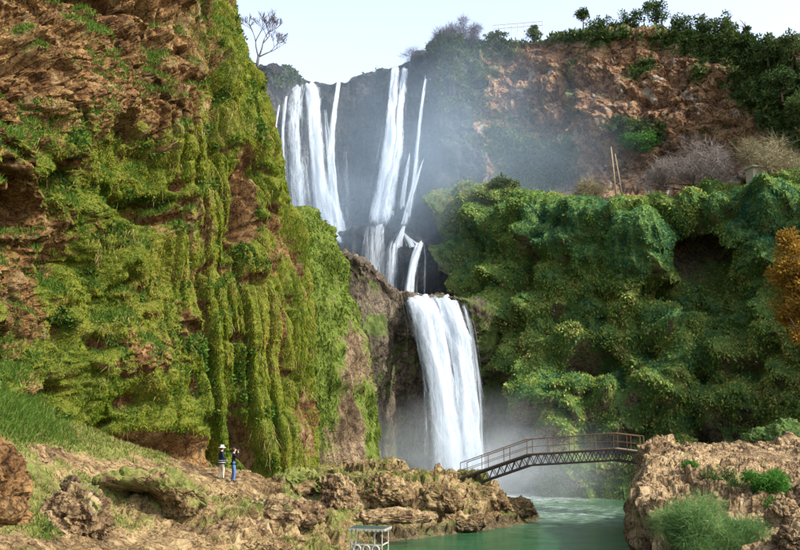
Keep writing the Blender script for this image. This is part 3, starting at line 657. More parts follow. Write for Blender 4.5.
PL2[..., 1] -= .35 * stepd * rocky
mL = .50 - .3 * np.clip(slope * 6 - .5, 0, .6) + .35 * fbm(PL, 2.2, 4, .6, off=151) - .55 * path + px_mask(lx, ly, [(20, 410, 70, 30, .6, 20), (60, 440, 60, 16, .35, 20), (160, 492, 26, 14, .4), (100, 485, 30, 10, .3), (290, 490, 14, 12, .2), (330, 480, 14, 6, .3), (380, 478, 20, 5, .2), (30, 520, 20, 20, .3)])
o = mesh_from('river_bank', PL2.reshape(-1, 3), grid_faces(*lx.shape), M['bank'], {'moss': (mL - .10).ravel()}, False)
tag(o, 'tan rocky river bank with worn path and grassy slope', 'bank', kind='structure')
BANK = (X, Y, PL2)
def bank_z(x, y):
    i = np.argmin((PL2[..., 0] - x)**2 + (PL2[..., 1] - y)**2); return float(PL2.reshape(-1, 3)[i, 2])
vis = (lx > -20) & (lx < 560) & (ly > 370) & (ly < 560) & (Zb > .2) & (Y < 62) & (Y > 22)
gm = sstep(.5, .85, mL + .3 * fbm(PL2, .7, 3, off=29)) * vis
pos, nn, ii, jj = scatter(PL2, gm, 95000)
d = unit(np.array([0, 0, .8]) + RNG.normal(size=pos.shape) * .45)
v, f = blades(pos, d, .07 + .2 * RNG.random(len(pos))**2, .025 + .025 * RNG.random(len(pos)))
M['drygrass'] = leaf_mat('dry_bank_grass', [(0.15, (0.045, 0.085, 0.014)), (0.4, (0.09, 0.135, 0.025)), (0.65, (0.19, 0.18, 0.05)), (0.9, (0.34, 0.27, 0.12))], 0.3, 0.6)
o = blade_object('bank_grass', [(v, f, RNG.random(len(pos)))], M['drygrass'])
tag(o, 'short green and straw coloured grass on the river bank', 'grass', kind='stuff')
gs = px_mask(lx, ly, [(12, 405, 40, 28, 1, 25), (40, 425, 40, 10, .4, 25), (45, 525, 14, 14, .25), (195, 500, 5, 10, .2)]) * vis
pos, nn, ii, jj = scatter(PL2, np.clip(gs - .12, 0, 1), 45000)
d = unit(np.array([.2, -.3, .7]) + RNG.normal(size=pos.shape) * .4)
v, f = blades(pos, d, .15 + .35 * RNG.random(len(pos))**2, .025 + .025 * RNG.random(len(pos)))
o = blade_object('slope_grass', [(v, f, RNG.random(len(pos)))], M['grass'])
tag(o, 'lush green grass on the slope at the foot of the cliff', 'grass', kind='stuff')

bmi = bmesh.new(); bmesh.ops.create_icosphere(bmi, subdivisions=2, radius=1.0); IV = np.array([v_.co[:] for v_ in bmi.verts]); IF = np.array([[v_.index for v_ in f_.verts] for f_ in bmi.faces]); bmi.free()
pos, nn, ii, jj = scatter(PL2, (.25 + path) * vis, 420)
Vs = []; Fs = []
for k, q in enumerate(pos):
    r = .03 + .11 * RNG.random()**3; a_ = RNG.random() * 6.28; P_ = IV * (1 + .35 * fbm(IV + k * 3.7, .8, 2)[:, None]) * r * np.array([1.2, 1, .7])
    Vs.append(np.stack([P_[:, 0] * math.cos(a_) - P_[:, 1] * math.sin(a_), P_[:, 0] * math.sin(a_) + P_[:, 1] * math.cos(a_), P_[:, 2]], -1) + q + [0, 0, r * .3]); Fs.append(IF + k * len(IV))
o = mesh_from('loose_stones', np.concatenate(Vs), np.concatenate(Fs), M['outcrop'], {'moss': np.full(len(pos) * len(IV), .05)})
tag(o, 'small loose stones strewn over the path and bank', 'stones', kind='stuff')
# outcrop on the right
EY = [26, 32, 36, 40, 44, 48, 52, 56, 60, 66, 74, 84]; EX = [17, 13.0, 11.6, 11.2, 11.6, 12.9, 14.2, 17.2, 20, 23.5, 26, 27]
op = [(640, 444, 49.5), (632, 452, 50), (668, 440, 53), (700, 450, 52), (745, 454, 51), (800, 450, 49), (870, 445, 46), (636, 487, 42.5), (660, 495, 40.5), (700, 488, 41.5), (740, 504, 39.8), (762, 516, 38.6), (800, 497, 40),
      (680, 465, 46), (720, 470, 45.5), (770, 480, 43.5), (705, 545, 35.5), (760, 548, 34), (800, 535, 34.5), (850, 520, 34), (670, 553, 37.5), (700, 446, 60), (800, 443, 60), (740, 442, 72), (850, 425, 68), (900, 400, 60), (1000, 380, 50), (655, 446, 56)]
ctrl = [W(*p) for p in op] + [np.array(p, float) for p in ((12.5, 34, .4), (16, 28, .8), (24, 26, 1.5), (40, 30, 8), (45, 45, 12), (28, 80, 4), (40, 70, 8))]
X, Y = np.meshgrid(axis([(9.8, 13, .055), (13, 25, .085), (25, 46, .8)]), axis([(24, 33, .5), (33, 54, .095), (54, 82, .5)]), indexing='xy')
Zo = tps(ctrl, X, Y); P0 = np.stack([X, Y, Zo], -1)
ed = X - np.interp(Y, EY, EX) + .55 * fbm(P0 * [1, 1, 0], 2.2, 3, off=161)
k = sstep(-.35, .75, ed); Zo = -2.2 + (Zo + 2.2) * k
P0 = np.stack([X, Y, Zo], -1); hx, hy = project(P0); NO = normals(P0); NO *= np.sign(NO[..., 2:3])
wo1, _ = worley(P0 + .3 * fbm(P0, .9, 3)[..., None], 1.25, 3.3, (1, 1, 1.3)); wo2, _ = worley(P0 + .15 * fbm(P0, .4, 2)[..., None], .42, 6.3)
pth = np.clip(px_mask(hx, hy, [(760, 456, 70, 8, 1.2), (800, 465, 30, 8, .6)]), 0, 1) * (Y < 60)
lump = ((.6 - wo1) * .35 + rockblocks(P0, 1.6, 2.9, (.6, 1, 1.4)) * .6 + rockblocks(P0, .6, 8.7, (.7, 1, 1.3)) * .34 + rockblocks(P0, .25, 4.7) * .10 + ridged(P0, .5, 4, .6, 163) * .2) * (1 - .75 * pth) + fbm(P0, 2.5, 3, off=164) * .3
q = (Zo + lump * .5) / .55 + .4 * fbm(P0, 2.0, 2, off=165); fr = q - np.floor(q); stepd = (sstep(.5, .95, fr) - fr) * .55
P1 = P0 + NO * (lump * .6)[..., None]; P1[..., 2] += (lump * .35 + stepd * .4 * (1 - pth)) * (Zo > -1.5)
P1[..., 0] -= .5 * np.sin(np.clip((P1[..., 2]) / 4.2, 0, 1) * math.pi) * (1 - sstep(.6, 1.6, ed))   # the waterside face bulges
mO = .12 + .3 * fbm(P0, 2, 4, off=171) + px_mask(hx, hy, [(770, 490, 30, 16, .5), (720, 478, 16, 12, .4), (690, 460, 10, 6, .25), (700, 530, 50, 20, .3), (665, 462, 8, 5, .2)]) + .25 * sstep(56, 66, Y)
o = mesh_from('rock_outcrop', P1.reshape(-1, 3), grid_faces(*hx.shape), M['outcrop'], {'moss': mO.ravel()}, False)
tag(o, 'pale ochre rock outcrop above the pool at the right bridge end', 'rock', kind='structure')

# ------------------------------------------------------------------ boulders
def ico(sub):
    bm = bmesh.new(); bmesh.ops.create_icosphere(bm, subdivisions=sub, radius=1.0)
    V = np.array([v.co[:] for v in bm.verts]); F = np.array([[v.index for v in f.verts] for f in bm.faces]); bm.free(); return V, F
ICO = {4: ico(4), 5: ico(5), 6: ico(6)}
def boulder(label, c, r, seed, rz=0, sub=5, mat='bank', moss=.35, flatb=.5, rough=1.0, hollow=None):
    V, F = ICO[sub]; r = np.array(r, float); V = V.copy()
    V = np.sign(V) * np.abs(V)**.8; V = unit(V) * (.82 + .18 * np.linalg.norm(V, axis=1, keepdims=True))
    P = V * r; N = unit(V / r); m = float(r.min())
    w, _ = worley(P + .25 * m * fbm(P, m, 2, off=seed)[:, None], m * .75, seed * 1.7); w2, _ = worley(P, m * .28, seed * 2.3)
    dsp = fbm(P, m * 1.6, 3, off=seed * 3.1) * .38 * m + (.6 - w) * .30 * m + rockblocks(P, m * .9, seed * 1.3, (1, 1, 1.1), warp=.5) * .32 * m + rockblocks(P, m * .33, seed * 2.1, (1, 1, 1.0), .2, .5) * .15 * m * rough + ridged(P, m * .5, 4, .6, seed * 5.0) * .09 * m * rough
    P2 = P + N * dsp[:, None]
    q = (P2[:, 2] + .3 * P2[:, 0]) / (.42 * m) + seed + .8 * fbm(P, m, 2, off=seed + 9); fr = q - np.floor(q); P2[:, 2] += (sstep(.5, .95, fr) - fr) * .10 * m * rough
    if hollow is not None:
        h = np.array(hollow[:3]); dd_ = np.linalg.norm((P - h) / np.array(hollow[3:6]), axis=1); P2 += np.array(hollow[6:9]) * np.exp(-dd_**2)[:, None]
    P2[:, 2] = np.maximum(P2[:, 2], -r[2] * flatb)
    ca, sa = math.cos(rz), math.sin(rz)
    P2 = np.stack([P2[:, 0] * ca - P2[:, 1] * sa, P2[:, 0] * sa + P2[:, 1] * ca, P2[:, 2]], -1)
    mo = moss + .35 * fbm(P2 + c, 1.2, 3, off=seed) + .25 * np.clip(N[:, 2], 0, 1) - .15
    me = mesh_from('boulder', P2, F, M[mat], {'moss': mo}, False, link=False)
    ob = bpy.data.objects.new('boulder', me); COL.objects.link(ob); ob.location = tuple(c)
    return tag(ob, label, 'boulder', 'boulders along the river banks')
B = boulder
B('large pitted brown boulder cut by the left picture edge', W(-22, 497, 21.5), (0.9, 1.2, 1.3), 1.9, .2, 6, 'cliff', .05)
B('broad grassy boulder with a deep dark hollow below the path', W(137, 494, 36.4), (2.7, 1.7, 1.0), 2.2, .15, 6, 'bank', .50, .9, .8, (-.5, -1.7, -.55, 1.6, 1.3, .75, 0, 3.0, .25))
B('crumbly tan boulder with dark pits left of the hollow', W(68, 517, 31.0), (1.25, .9, .85), 3.7, .3, 6, 'outcrop', .25, .9, 1.5)
B('small dark rounded stone on top of the crumbly boulder', W(71, 487, 31.8), (.34, .32, .36), 4.4, 0, 4, 'buttress', .4)
B('long pale layered ledge boulder below the two walkers', W(282, 513, 41.2), (1.9, 1.2, .72), 5.2, -.1, 5, 'outcrop', .25, .9, 1.3)
B('low flat ledge boulder at the bottom path', W(228, 533, 37.3), (1.75, .9, .5), 6.6, .1, 5, 'outcrop', .3, .9)
B('lowest ledge slab beside the bottom edge', W(262, 548, 35.4), (1.1, .7, .35), 6.1, -.2, 5, 'bank', .1, .9)
B('leaning upright tan boulder above the raft', W(337, 494, 45.0), (.85, .8, 1.05), 7.1, .4, 5, 'outcrop', .2, .9)
B('long horizontal shelf rock hanging over the raft roof', W(391, 517, 47.0), (2.5, .85, .36), 8.3, .06, 5, 'outcrop', .2, .95)
B('rounded boulder in the middle of the rocky bank', W(385, 492, 51), (1.35, 1.1, .9), 9.2, .5, 5, 'bank', .3, .9)
B('block shaped boulder on the bank nearest the bridge foot', W(438, 503, 53.6), (1.3, 1.0, .95), 10.4, -.3, 5, 'bank', .25, .9)
B('brown boulder under the left end of the bridge', W(483, 500, 57.6), (1.7, 1.2, 1.0), 11.3, .2, 5, 'bank', .15, .9)
B('last boulder at the tip of the bank in the pool', W(514, 509, 58.6), (1.15, 1.0, .75), 12.8, .1, 5, 'bank', .1, .9)
B('shore boulder low on the water under the bridge foot boulders', W(462, 524, 53.0), (1.5, .8, .55), 13.9, .2, 5, 'bank', .15, .9)
B('grassy hump boulder right of the two walkers', W(300, 484, 46.5), (1.4, 1.0, .7), 14.4, .3, 5, 'bank', .55, .9)
B('pale boulder in the bottom right corner', W(795, 541, 33.2), (.75, .7, .6), 15.5, .2, 5, 'outcrop', .15, .9)
B('pale stone under the right picture edge above the corner boulder', W(783, 515, 36.4), (.6, .55, .5), 16.2, 0, 5, 'outcrop', .2, .9)
B('bright moss covered boulder at the foot of the vine cliff', W(787, 438, 62), (1.7, 1.3, 1.15), 17.7, .1, 5, 'vinewall', 1.2, .9)
B('mossy grey boulder left of the bright moss boulder', W(757, 443, 63), (1.1, 1.0, .8), 18.6, .1, 5, 'vinewall', .6, .9)
B('small white stone on the grassy slope', W(39, 486, 33.2), (.09, .08, .07), 19.6, 0, 4, 'outcrop', 0, .9)

# ------------------------------------------------------------------ waterfalls
def fall_material(name, lo, hi, tint=(0.62, 0.69, 0.77), su=2.2, sv=.22):
    nt = NT(name)
    uv = nt.n('ShaderNodeCombineXYZ', {0: nt.math('MULTIPLY', nt.attr('wu'), su), 1: nt.math('MULTIPLY', nt.attr('wv'), sv), 2: nt.attr('ws')}).outputs[0]
    uv2 = nt.n('ShaderNodeCombineXYZ', {0: nt.math('MULTIPLY', nt.attr('wu'), su * 2.5), 1: nt.math('MULTIPLY', nt.attr('wv'), sv * 4.5), 2: nt.attr('ws')}).outputs[0]
    n1 = nt.noise(1.0, 5, .6, uv, .5); n2 = nt.noise(1.0, 5, .65, uv2, .8)
    h = nt.math('ADD', nt.math('MULTIPLY', n1, .6), nt.math('MULTIPLY', n2, .4))
    a = nt.math('ADD', h, nt.math('MULTIPLY', nt.math('SUBTRACT', nt.attr('dens'), .5), .75))
    a = nt.n('ShaderNodeMapRange', {'Value': a, 'From Min': lo, 'From Max': hi}, interpolation_type='SMOOTHSTEP').outputs[0]
    bm = nt.bump(h, .7, .25)
    d = nt.n('ShaderNodeBsdfDiffuse', {'Color': tint, 'Normal': bm}).outputs[0]
    t = nt.n('ShaderNodeBsdfTranslucent', {'Color': tint}).outputs[0]
    w = nt.n('ShaderNodeMixShader', {0: .4, 1: d, 2: t}).outputs[0]
    tr = nt.n('ShaderNodeBsdfTransparent').outputs[0]
    return nt.surf(nt.n('ShaderNodeMixShader', {0: a, 1: tr, 2: w}).outputs[0])
M['fall'] = fall_material('white_falling_water', .36, .80, su=2.6, sv=.26)
M['veil'] = fall_material('thin_falling_water', .38, .86, su=3.0, sv=.16)
def strand(parent, path, mat='fall', nu=13, nv=70, layers=2, bulge=.35, dens=.75, seed=0.0, name='water_strand', lip=True, end=1.0, wisps=7):
    """path: (px, py, Y, width px) down the fall; curved sheets of falling water with thin wisps leaving them"""
    C = []
    for px, py, Yd, w in path:
        c = W(px, py, Yd); C.append([*c, w * Yd / FPX])
    C = np.array(C); V = []; F = []; A = {k: [] for k in ('wu', 'wv', 'ws', 'dens')}; b = 0
    wr = np.random.default_rng(int(seed * 10) + 3)
    for l in range(layers + wisps):
        wisp = l >= layers; n_, m_ = (4, 34) if wisp else (nu, nv)
        Cs = cr_matrix(len(C), m_) @ C; t = np.linspace(0, 1, m_); u = np.linspace(-1, 1, n_)
        arc = np.concatenate([[0], np.cumsum(np.linalg.norm(np.diff(Cs[:, :3], axis=0), axis=1))])
        half = Cs[:, 3] / 2 * (1 + .10 * l); off = l * .22 * (1 if l % 2 else -1); wx = np.zeros(m_)
        if wisp:
            half = np.minimum(Cs[:, 3] * (.04 + .08 * wr.random()), .45) + .035; off = -.35 * wr.random() - .25
            wx = Cs[:, 3] * .55 * (wr.random() * 2 - 1) * (.75 + .6 * t**1.5)
        if not lip: half = half * (.12 + .88 * sstep(0, .5, t))
        wn_ = fbm(np.stack([np.repeat(arc[:, None], n_, 1) * .15, np.repeat(u[None], m_, 0) * 2 + l * 7, np.full((m_, n_), seed + l)], -1), 1.0, 3)
        G = np.zeros((m_, n_, 3)); hh = half[:, None]
        G[..., 0] = (Cs[:, 0] + wx)[:, None] + hh * u[None] + .14 * hh * wn_
        G[..., 1] = Cs[:, None, 1] - bulge * np.minimum(hh, 1.6) * (1 - u[None]**2) + off - .25 * wn_ * np.minimum(hh, 1)
        G[..., 2] = Cs[:, None, 2] - .35 * np.minimum(hh, 1.5) * u[None]**2 + .5 * wn_ * np.minimum(hh, .8)
        dn = (.68 if wisp else dens) * (1 - np.abs(u[None])**1.9 * .98) * (1 + .35 * wn_) - .12 * min(l, 2)
        s0 = .5 * wr.random() if wisp and l % 2 else 0.0
        dn = dn * (sstep(-.1, .04, t) if lip and not s0 else sstep(s0 - .02, s0 + .2, t))[:, None] * (1 - .9 * end * sstep(.88, 1.0, t))[:, None]
        V.append(G.reshape(-1, 3)); F.append(grid_faces(m_, n_) + b); b += m_ * n_
        A['wu'].append((np.maximum(hh, .9) * u[None]).ravel() + l * 31.7 + seed * 13); A['wv'].append(np.repeat(arc, n_)); A['ws'].append(np.full(m_ * n_, seed * 3.1 + l * 5.3)); A['dens'].append(dn.ravel())
    return mesh_from(name, np.concatenate(V), np.concatenate(F), M[mat], {k: np.concatenate(x) for k, x in A.items()}, True, parent)
def fall(label, at):
    e = empty('waterfall', (0, 0, 0)); return tag(e, label, 'waterfall', 'waterfalls of the gorge')

w1 = fall('broad upper left waterfall split into several white strands', None)
strand(w1, [(309, 83, 123, 17.55), (312, 90, 117.2, 18.9), (315, 130, 112.5, 20.25), (320, 180, 110.5, 22.95), (327, 220, 107.5, 28.35), (337, 252, 102.5, 29.9)], dens=1.05, layers=2, seed=1, wisps=10)
strand(w1, [(297, 83, 122, 21.6), (296, 91, 116.02, 24.3), (294, 120, 111.5, 24.3), (297, 170, 109.5, 24.3), (301, 215, 107.5, 27), (308, 240, 105.5, 25.3)], dens=.66, layers=2, seed=2, wisps=10)
strand(w1, [(289, 86, 120, 5.4), (286, 96, 114.12, 5.4), (283, 130, 110.5, 5.4), (284, 175, 109.5, 6.75), (287, 216, 107.5, 9.45)], dens=.78, seed=3)
strand(w1, [(301, 88, 116.56, 5.4), (298, 120, 111.5, 5.4), (298, 160, 110, 6.75), (300, 212, 107.5, 9.45)], dens=.8, seed=3.5)
strand(w1, [(325, 110, 111.5, 6.75), (328, 150, 110.5, 8.1), (331, 190, 108.5, 10.8), (338, 236, 104.5, 17.55)], 'veil', dens=.6, seed=4)
strand(w1, [(279, 105, 107.5, 3.38), (276, 125, 106.5, 3.38), (275, 150, 106, 4.05)], dens=.75, seed=5)
w2 = fall('narrow waterfall right of the broad upper left one', None)
strand(w2, [(339, 81, 126, 5.4), (338, 88, 120.56, 6.75), (334, 115, 115.5, 8.1), (331, 150, 113.5, 10.8), (334, 190, 111.5, 12.15), (339, 225, 107.5, 16.2), (341, 250, 102.5, 21.6)], dens=.88, layers=3, seed=6)
strand(w2, [(345, 150, 114.5, 6.75), (347, 190, 111.5, 8.1), (348, 230, 107.5, 10.8)], 'veil', dens=.45, seed=7)
w3 = fall('tall upper right waterfall of two joined strands', None)
strand(w3, [(396, 67, 127, 12.15), (395, 74, 122, 13.5), (392, 110, 114.5, 14.85), (387, 160, 110.5, 20.25), (382, 200, 107.5, 27), (376, 236, 102.5, 31.05)], dens=.92, layers=2, seed=8, wisps=9)
strand(w3, [(405, 67, 127, 10.8), (404, 75, 122, 10.8), (400, 110, 114.5, 12.15), (397, 150, 111.5, 16.2), (390, 190, 107.5, 18.9), (384, 236, 101.5, 27)], dens=.82, layers=2, seed=9, wisps=8)
strand(w3, [(411, 147, 110.5, 6.75), (408, 165, 108.5, 6.75), (404, 190, 106.5, 8.1), (402, 214, 104, 10.8)], dens=.75, lip=False, seed=10)
strand(w3, [(377, 226, 101, 29.9), (375, 240, 99.8, 34.5), (374, 290, 98, 39.1), (376, 330, 97.5, 41.4)], 'veil', dens=.62, seed=11)
w4 = fall('thin single strand waterfall right of the tall upper right one', None)
strand(w4, [(428, 62, 124, 4.05), (427, 70, 120, 4.05), (421, 110, 112.5, 5.4), (417, 150, 110.5, 6.75), (413, 185, 107.5, 8.1), (406, 215, 104, 10.8), (402, 232, 101, 13.5)], dens=.78, seed=12)
strand(w4, [(426, 152, 108.5, 4.73), (419, 172, 106.5, 5.4), (412, 195, 104.5, 6.75), (406, 225, 104, 9.45)], dens=.82, lip=False, seed=13)
w5 = fall('short middle cascade tumbling off the wet ledge', None)
strand(w5, [(404, 226, 101.5, 7), (402, 231, 100, 8), (399, 240, 99, 12), (397, 250, 98.5, 14)], dens=.72, seed=14, wisps=9)
strand(w5, [(403, 231, 100.5, 5), (406, 236, 99.5, 6), (410, 243, 98.8, 8), (413, 249, 98.2, 10)], dens=.74, seed=14.3, lip=False)
strand(w5, [(408, 236, 99.6, 4), (413, 241, 99, 5), (418, 245, 98.5, 7), (421, 248, 98, 9)], dens=.7, seed=14.6, lip=False)
strand(w5, [(420, 243, 99, 9), (418, 248, 97.5, 11), (413, 265, 96, 12), (410, 285, 95.5, 13), (409, 306, 95, 14)], dens=.95, layers=3, seed=15)
strand(w5, [(396, 240, 100, 14), (393, 250, 98.5, 18), (391, 275, 97.5, 22), (391, 315, 97, 24)], 'veil', dens=.66, seed=16)
strand(w5, [(424, 245, 98.5, 3), (425, 262, 97.5, 3), (424, 300, 97, 4)], 'veil', dens=.6, seed=17)
w6 = fall('wide lower waterfall plunging into the green pool', None)
strand(w6, [(419, 296.5, 88, 36), (420, 297.5, 84, 38), (423, 303, 81.8, 39), (431, 330, 80.6, 40), (441, 380, 80, 38), (447, 430, 79.6, 40), (452, 490, 79.6, 44)], dens=1.12, layers=3, nu=26, nv=110, seed=18, end=0.0, wisps=9)
strand(w6, [(443, 297.5, 88, 28), (443, 299, 84, 29), (447, 305, 82.2, 30), (455, 330, 81, 31), (464, 380, 80.4, 32), (468, 430, 80.1, 33), (471, 490, 80.1, 37)], dens=1.0, layers=3, nu=24, nv=110, seed=19, end=0.0, wisps=9)
strand(w6, [(405, 296, 85, 10), (406, 300, 83, 11), (411, 318, 81.8, 12), (417, 345, 81.2, 12)], 'veil', dens=.5, seed=20)
strand(w6, [(462, 302, 84.6, 8), (467, 315, 83, 9), (474, 350, 82, 9), (480, 420, 81, 10), (482, 490, 80.6, 12)], 'veil', dens=.62, seed=21, end=0.0, wisps=9)
w7 = fall('thin trickle running down the brown rock dome', None)
strand(w7, [(344, 297, 79.0, 2.5), (346, 312, 77.6, 2.5), (348, 330, 77, 3), (354, 360, 76.2, 5), (360, 400, 75.5, 7), (365, 440, 75, 9)], 'veil', dens=.6, seed=22)

# ------------------------------------------------------------------ footbridge
M['iron'] = plain_mat('rusty_dark_iron', (0.055, 0.042, 0.034), .6, .3, .4, .5, 9.0)
M['rail'] = plain_mat('rust_brown_rail', (0.16, 0.095, 0.05), .6, .2, .4, .5, 12.0)
M['plank'] = plain_mat('weathered_plank', (0.20, 0.15, 0.10), .85, 0, .2, .6, 7.0)
M['concrete'] = plain_mat('pale_concrete', (0.42, 0.37, 0.29), .9, 0, .2, .3, 5.0)
br = empty('footbridge', tuple(W(463, 482, 59.5)))
tag(br, 'bent iron truss footbridge with handrails spanning the pool', 'bridge')
bl = Vector(br.location)
def loc(p): return Vector(p) - bl
nodes = [W(464, 478, 59.6), W(530, 455, 57.6), W(616, 449.5, 55.2), W(643, 453, 54.4)]
nodes = [Vector(n) for n in nodes]
dirx = (nodes[-1] - nodes[0]); dirx.z = 0; dirx.normalize(); side = Vector((-dirx.y, dirx.x, 0))
HALF, DEP, RAIL = .62, .66, 1.02
def bpt(s, k, dz=0):          # s: distance parameter 0..3 along the bends, k: side
    i = min(int(s), 2); return nodes[i].lerp(nodes[i+1], s - i) + side * (k * HALF) + Vector((0, 0, dz)) - bl
def one(name, a, b, w, h, mat, par=br):
    m = MB(); m.bar(a, b, w, h); return m.build(name, mat, par)
for k in (-1, 1):
    for i in range(3):
        one('top_chord', bpt(i, k), bpt(i + .9999, k), .09, .11, M['iron']); one('bottom_chord', bpt(i, k, -DEP), bpt(i + .9999, k, -DEP), .09, .11, M['iron'])
    for i, n in enumerate((9, 11, 4)):
        for j in range(n):
            a, b = i + j / n, i + (j + .5) / n; c = i + min((j + 1) / n, .9999)
            one('diagonal_brace', bpt(a, k, -DEP + .04), bpt(b, k, -.05), .035, .045, M['iron']); one('diagonal_brace', bpt(b, k, -.05), bpt(c, k, -DEP + .04), .035, .045, M['iron'])
    ss = [0, .33, .66, 1, 1.25, 1.5, 1.75, 2, 2.5, 2.98]
    m = MB(); m.tube([bpt(s_, k, RAIL) for s_ in ss], .03, 6); hrail = m.build('handrail', M['rail'], br)
    for s_ in ss:
        m = MB(); m.tube([bpt(s_, k, -.05), bpt(s_, k, RAIL)], .026, 6); m.build('rail_post', M['rail'], hrail)
    m = MB(); m.tube([bpt(s_, k, RAIL * .52) for s_ in ss], .018, 6); m.build('middle_rail', M['rail'], br)
for i, n in enumerate((17, 21, 7)):
    for j in range(n):
        a, b = i + (j + .04) / n, i + min((j + .93) / n, .9999)
        A, Bq = (bpt(a, -1) + bpt(a, 1)) / 2, (bpt(b, -1) + bpt(b, 1)) / 2
        m = MB(); m.bar(A + Vector((0, 0, .085)), Bq + Vector((0, 0, .085)), 2 * HALF - .02, .045); m.build('deck_plank', M['plank'], br)
m = MB(); m.box(loc(W(462, 489, 59.6)), (.9, 1.9, .75)); m.build('abutment', M['concrete'], br)
m = MB(); m.box(bpt(2.98, 0, -.55), (.7, 1.9, .9)); m.build('abutment', M['concrete'], br)

# ------------------------------------------------------------------ people
M['skin'] = plain_mat('skin', (0.42, 0.25, 0.17), .6, 0, .3, .1)
M['navy'] = plain_mat('navy_jacket_cloth', (0.018, 0.022, 0.045), .9, 0, .1, .3, 14)
M['black'] = plain_mat('black_jacket_cloth', (0.014, 0.014, 0.018), .9, 0, .1, .3, 14)
M['denim'] = plain_mat('blue_denim', (0.08, 0.15, 0.30), .9, 0, .1, .35, 10)
M['beige'] = plain_mat('beige_trouser_cloth', (0.50, 0.43, 0.32), .9, 0, .1, .25, 10)
M['white'] = plain_mat('white_cloth', (0.75, 0.74, 0.70), .9, 0, .1, .15, 10)
M['shoe'] = plain_mat('dark_shoe_leather', (0.05, 0.04, 0.035), .7)
M['hair'] = plain_mat('dark_brown_hair', (0.03, 0.02, 0.014), .6)
def person(label, loc_, rz, J, mats, chains):
    """J: joint -> (x, y, z, radius); chains: lists of joints with a material key per chain (front is +y)"""
    root = empty('person', loc_, rz); root.scale = (.93, .93, .93); tag(root, label, 'person', 'walkers on the bank path')
    names = list(J); E = set(); bone = []
    for key, ch in chains:
        for a, b in zip(ch[:-1], ch[1:]): E.add((names.index(a), names.index(b))); bone.append((np.array(J[a][:3]), np.array(J[b][:3]), key))
    me = bpy.data.meshes.new('body'); me.from_pydata([J[n][:3] for n in names], list(E), []); me.update()
    ob = bpy.data.objects.new('body', me); COL.objects.link(ob)
    md = ob.modifiers.new('skin', 'SKIN'); md.use_smooth_shade = True
    sv = me.skin_vertices[0].data
    for i, n in enumerate(names):
        r = J[n][3]; sv[i].radius = (r if not hasattr(r, '__len__') else r); sv[i].use_root = (n == 'pelvis')
    ob.modifiers.new('sub', 'SUBSURF').levels = 2
    dg = bpy.context.evaluated_depsgraph_get(); dg.update()
    m2 = bpy.data.meshes.new_from_object(ob.evaluated_get(dg)); bpy.data.objects.remove(ob)
    keys = list(mats)
    for k in keys: m2.materials.append(M[mats[k]])
    for p in m2.polygons:
        c = np.array(p.center); best = None
        for a, b, key in bone:
            t = np.clip(np.dot(c - a, b - a) / max(np.dot(b - a, b - a), 1e-9), 0, 1); dd_ = np.linalg.norm(c - a - t * (b - a))
            if best is None or dd_ < best[0]: best = (dd_, key)
        p.material_index = keys.index(best[1]); p.use_smooth = True
    b = bpy.data.objects.new('body', m2); COL.objects.link(b); b.parent = root
    return root
def rr(*a): return tuple(a)
def skeleton(arms, stride=.08):
    J = {'pelvis': (0, 0, .93, rr(.155, .11)), 'waist': (0, .0, 1.06, rr(.145, .10)), 'chest': (0, .0, 1.26, rr(.195, .14)), 'neckb': (0, -.01, 1.43, rr(.085, .07)),
         'neck': (0, .0, 1.50, rr(.055, .055)), 'jaw': (0, .025, 1.56, rr(.066, .075)), 'brow': (0, .015, 1.645, rr(.077, .092)), 'crown': (0, .0, 1.70, rr(.055, .065)),
         'nose': (0, .125, 1.60, rr(.013, .013)), 'earl': (-.088, 0, 1.61, rr(.014, .02)), 'earr': (.088, 0, 1.61, rr(.014, .02))}
    ch = [('top', ['pelvis', 'waist', 'chest', 'neckb']), ('skin', ['neckb', 'neck', 'jaw', 'brow', 'crown']), ('skin', ['brow', 'nose']), ('skin', ['brow', 'earl']), ('skin', ['brow', 'earr'])]
    for s, n in ((-1, 'l'), (1, 'r')):
        st = stride * s
        J.update({'hip' + n: (.095 * s, 0, .87, rr(.108, .11)), 'knee' + n: (.10 * s, .03 + st * .6, .48, rr(.078, .078)), 'ankle' + n: (.10 * s, st - .02, .09, rr(.058, .058)),
                  'heel' + n: (.10 * s, st - .03, .045, rr(.042, .042)), 'toe' + n: (.115 * s, st + .17, .03, rr(.04, .03)), 'sh' + n: (.185 * s, -.01, 1.395, rr(.07, .07))})
        ch += [('leg', ['pelvis', 'hip' + n, 'knee' + n, 'ankle' + n]), ('shoe', ['ankle' + n, 'heel' + n, 'toe' + n]), ('top', ['chest', 'sh' + n])]
        el, wr, ha = arms[n]
        J.update({'el' + n: (*el, rr(.05, .05)), 'wr' + n: (*wr, rr(.033, .033)), 'pa' + n: (*ha, rr(.04, .022))})
        ch += [('top', ['sh' + n, 'el' + n, 'wr' + n]), ('skin', ['wr' + n, 'pa' + n])]
        wv = Vector(ha) - Vector(wr); wv.normalize(); sdv = wv.cross(Vector((0, 1, .3))).normalized() if abs(wv.y) < .8 else Vector((1, 0, 0))
        for q in range(5):
            base = Vector(ha) + sdv * (.022 * (q - 1.5)) + wv * (.0 if q else -.03); ln = (.05, .075, .085, .08, .06)[q]
            tip = base + (wv + (sdv * (-.9) if q == 0 else Vector((0, 0, 0)))).normalized() * ln + Vector((0, .012, -.01))
            J['f%d%s' % (q, n)] = (*base.lerp(tip, .5), rr(.009, .009)); J['g%d%s' % (q, n)] = (*tip, rr(.008, .008))
            ch.append(('skin', ['pa' + n, 'f%d%s' % (q, n), 'g%d%s' % (q, n)]))
    return J, ch
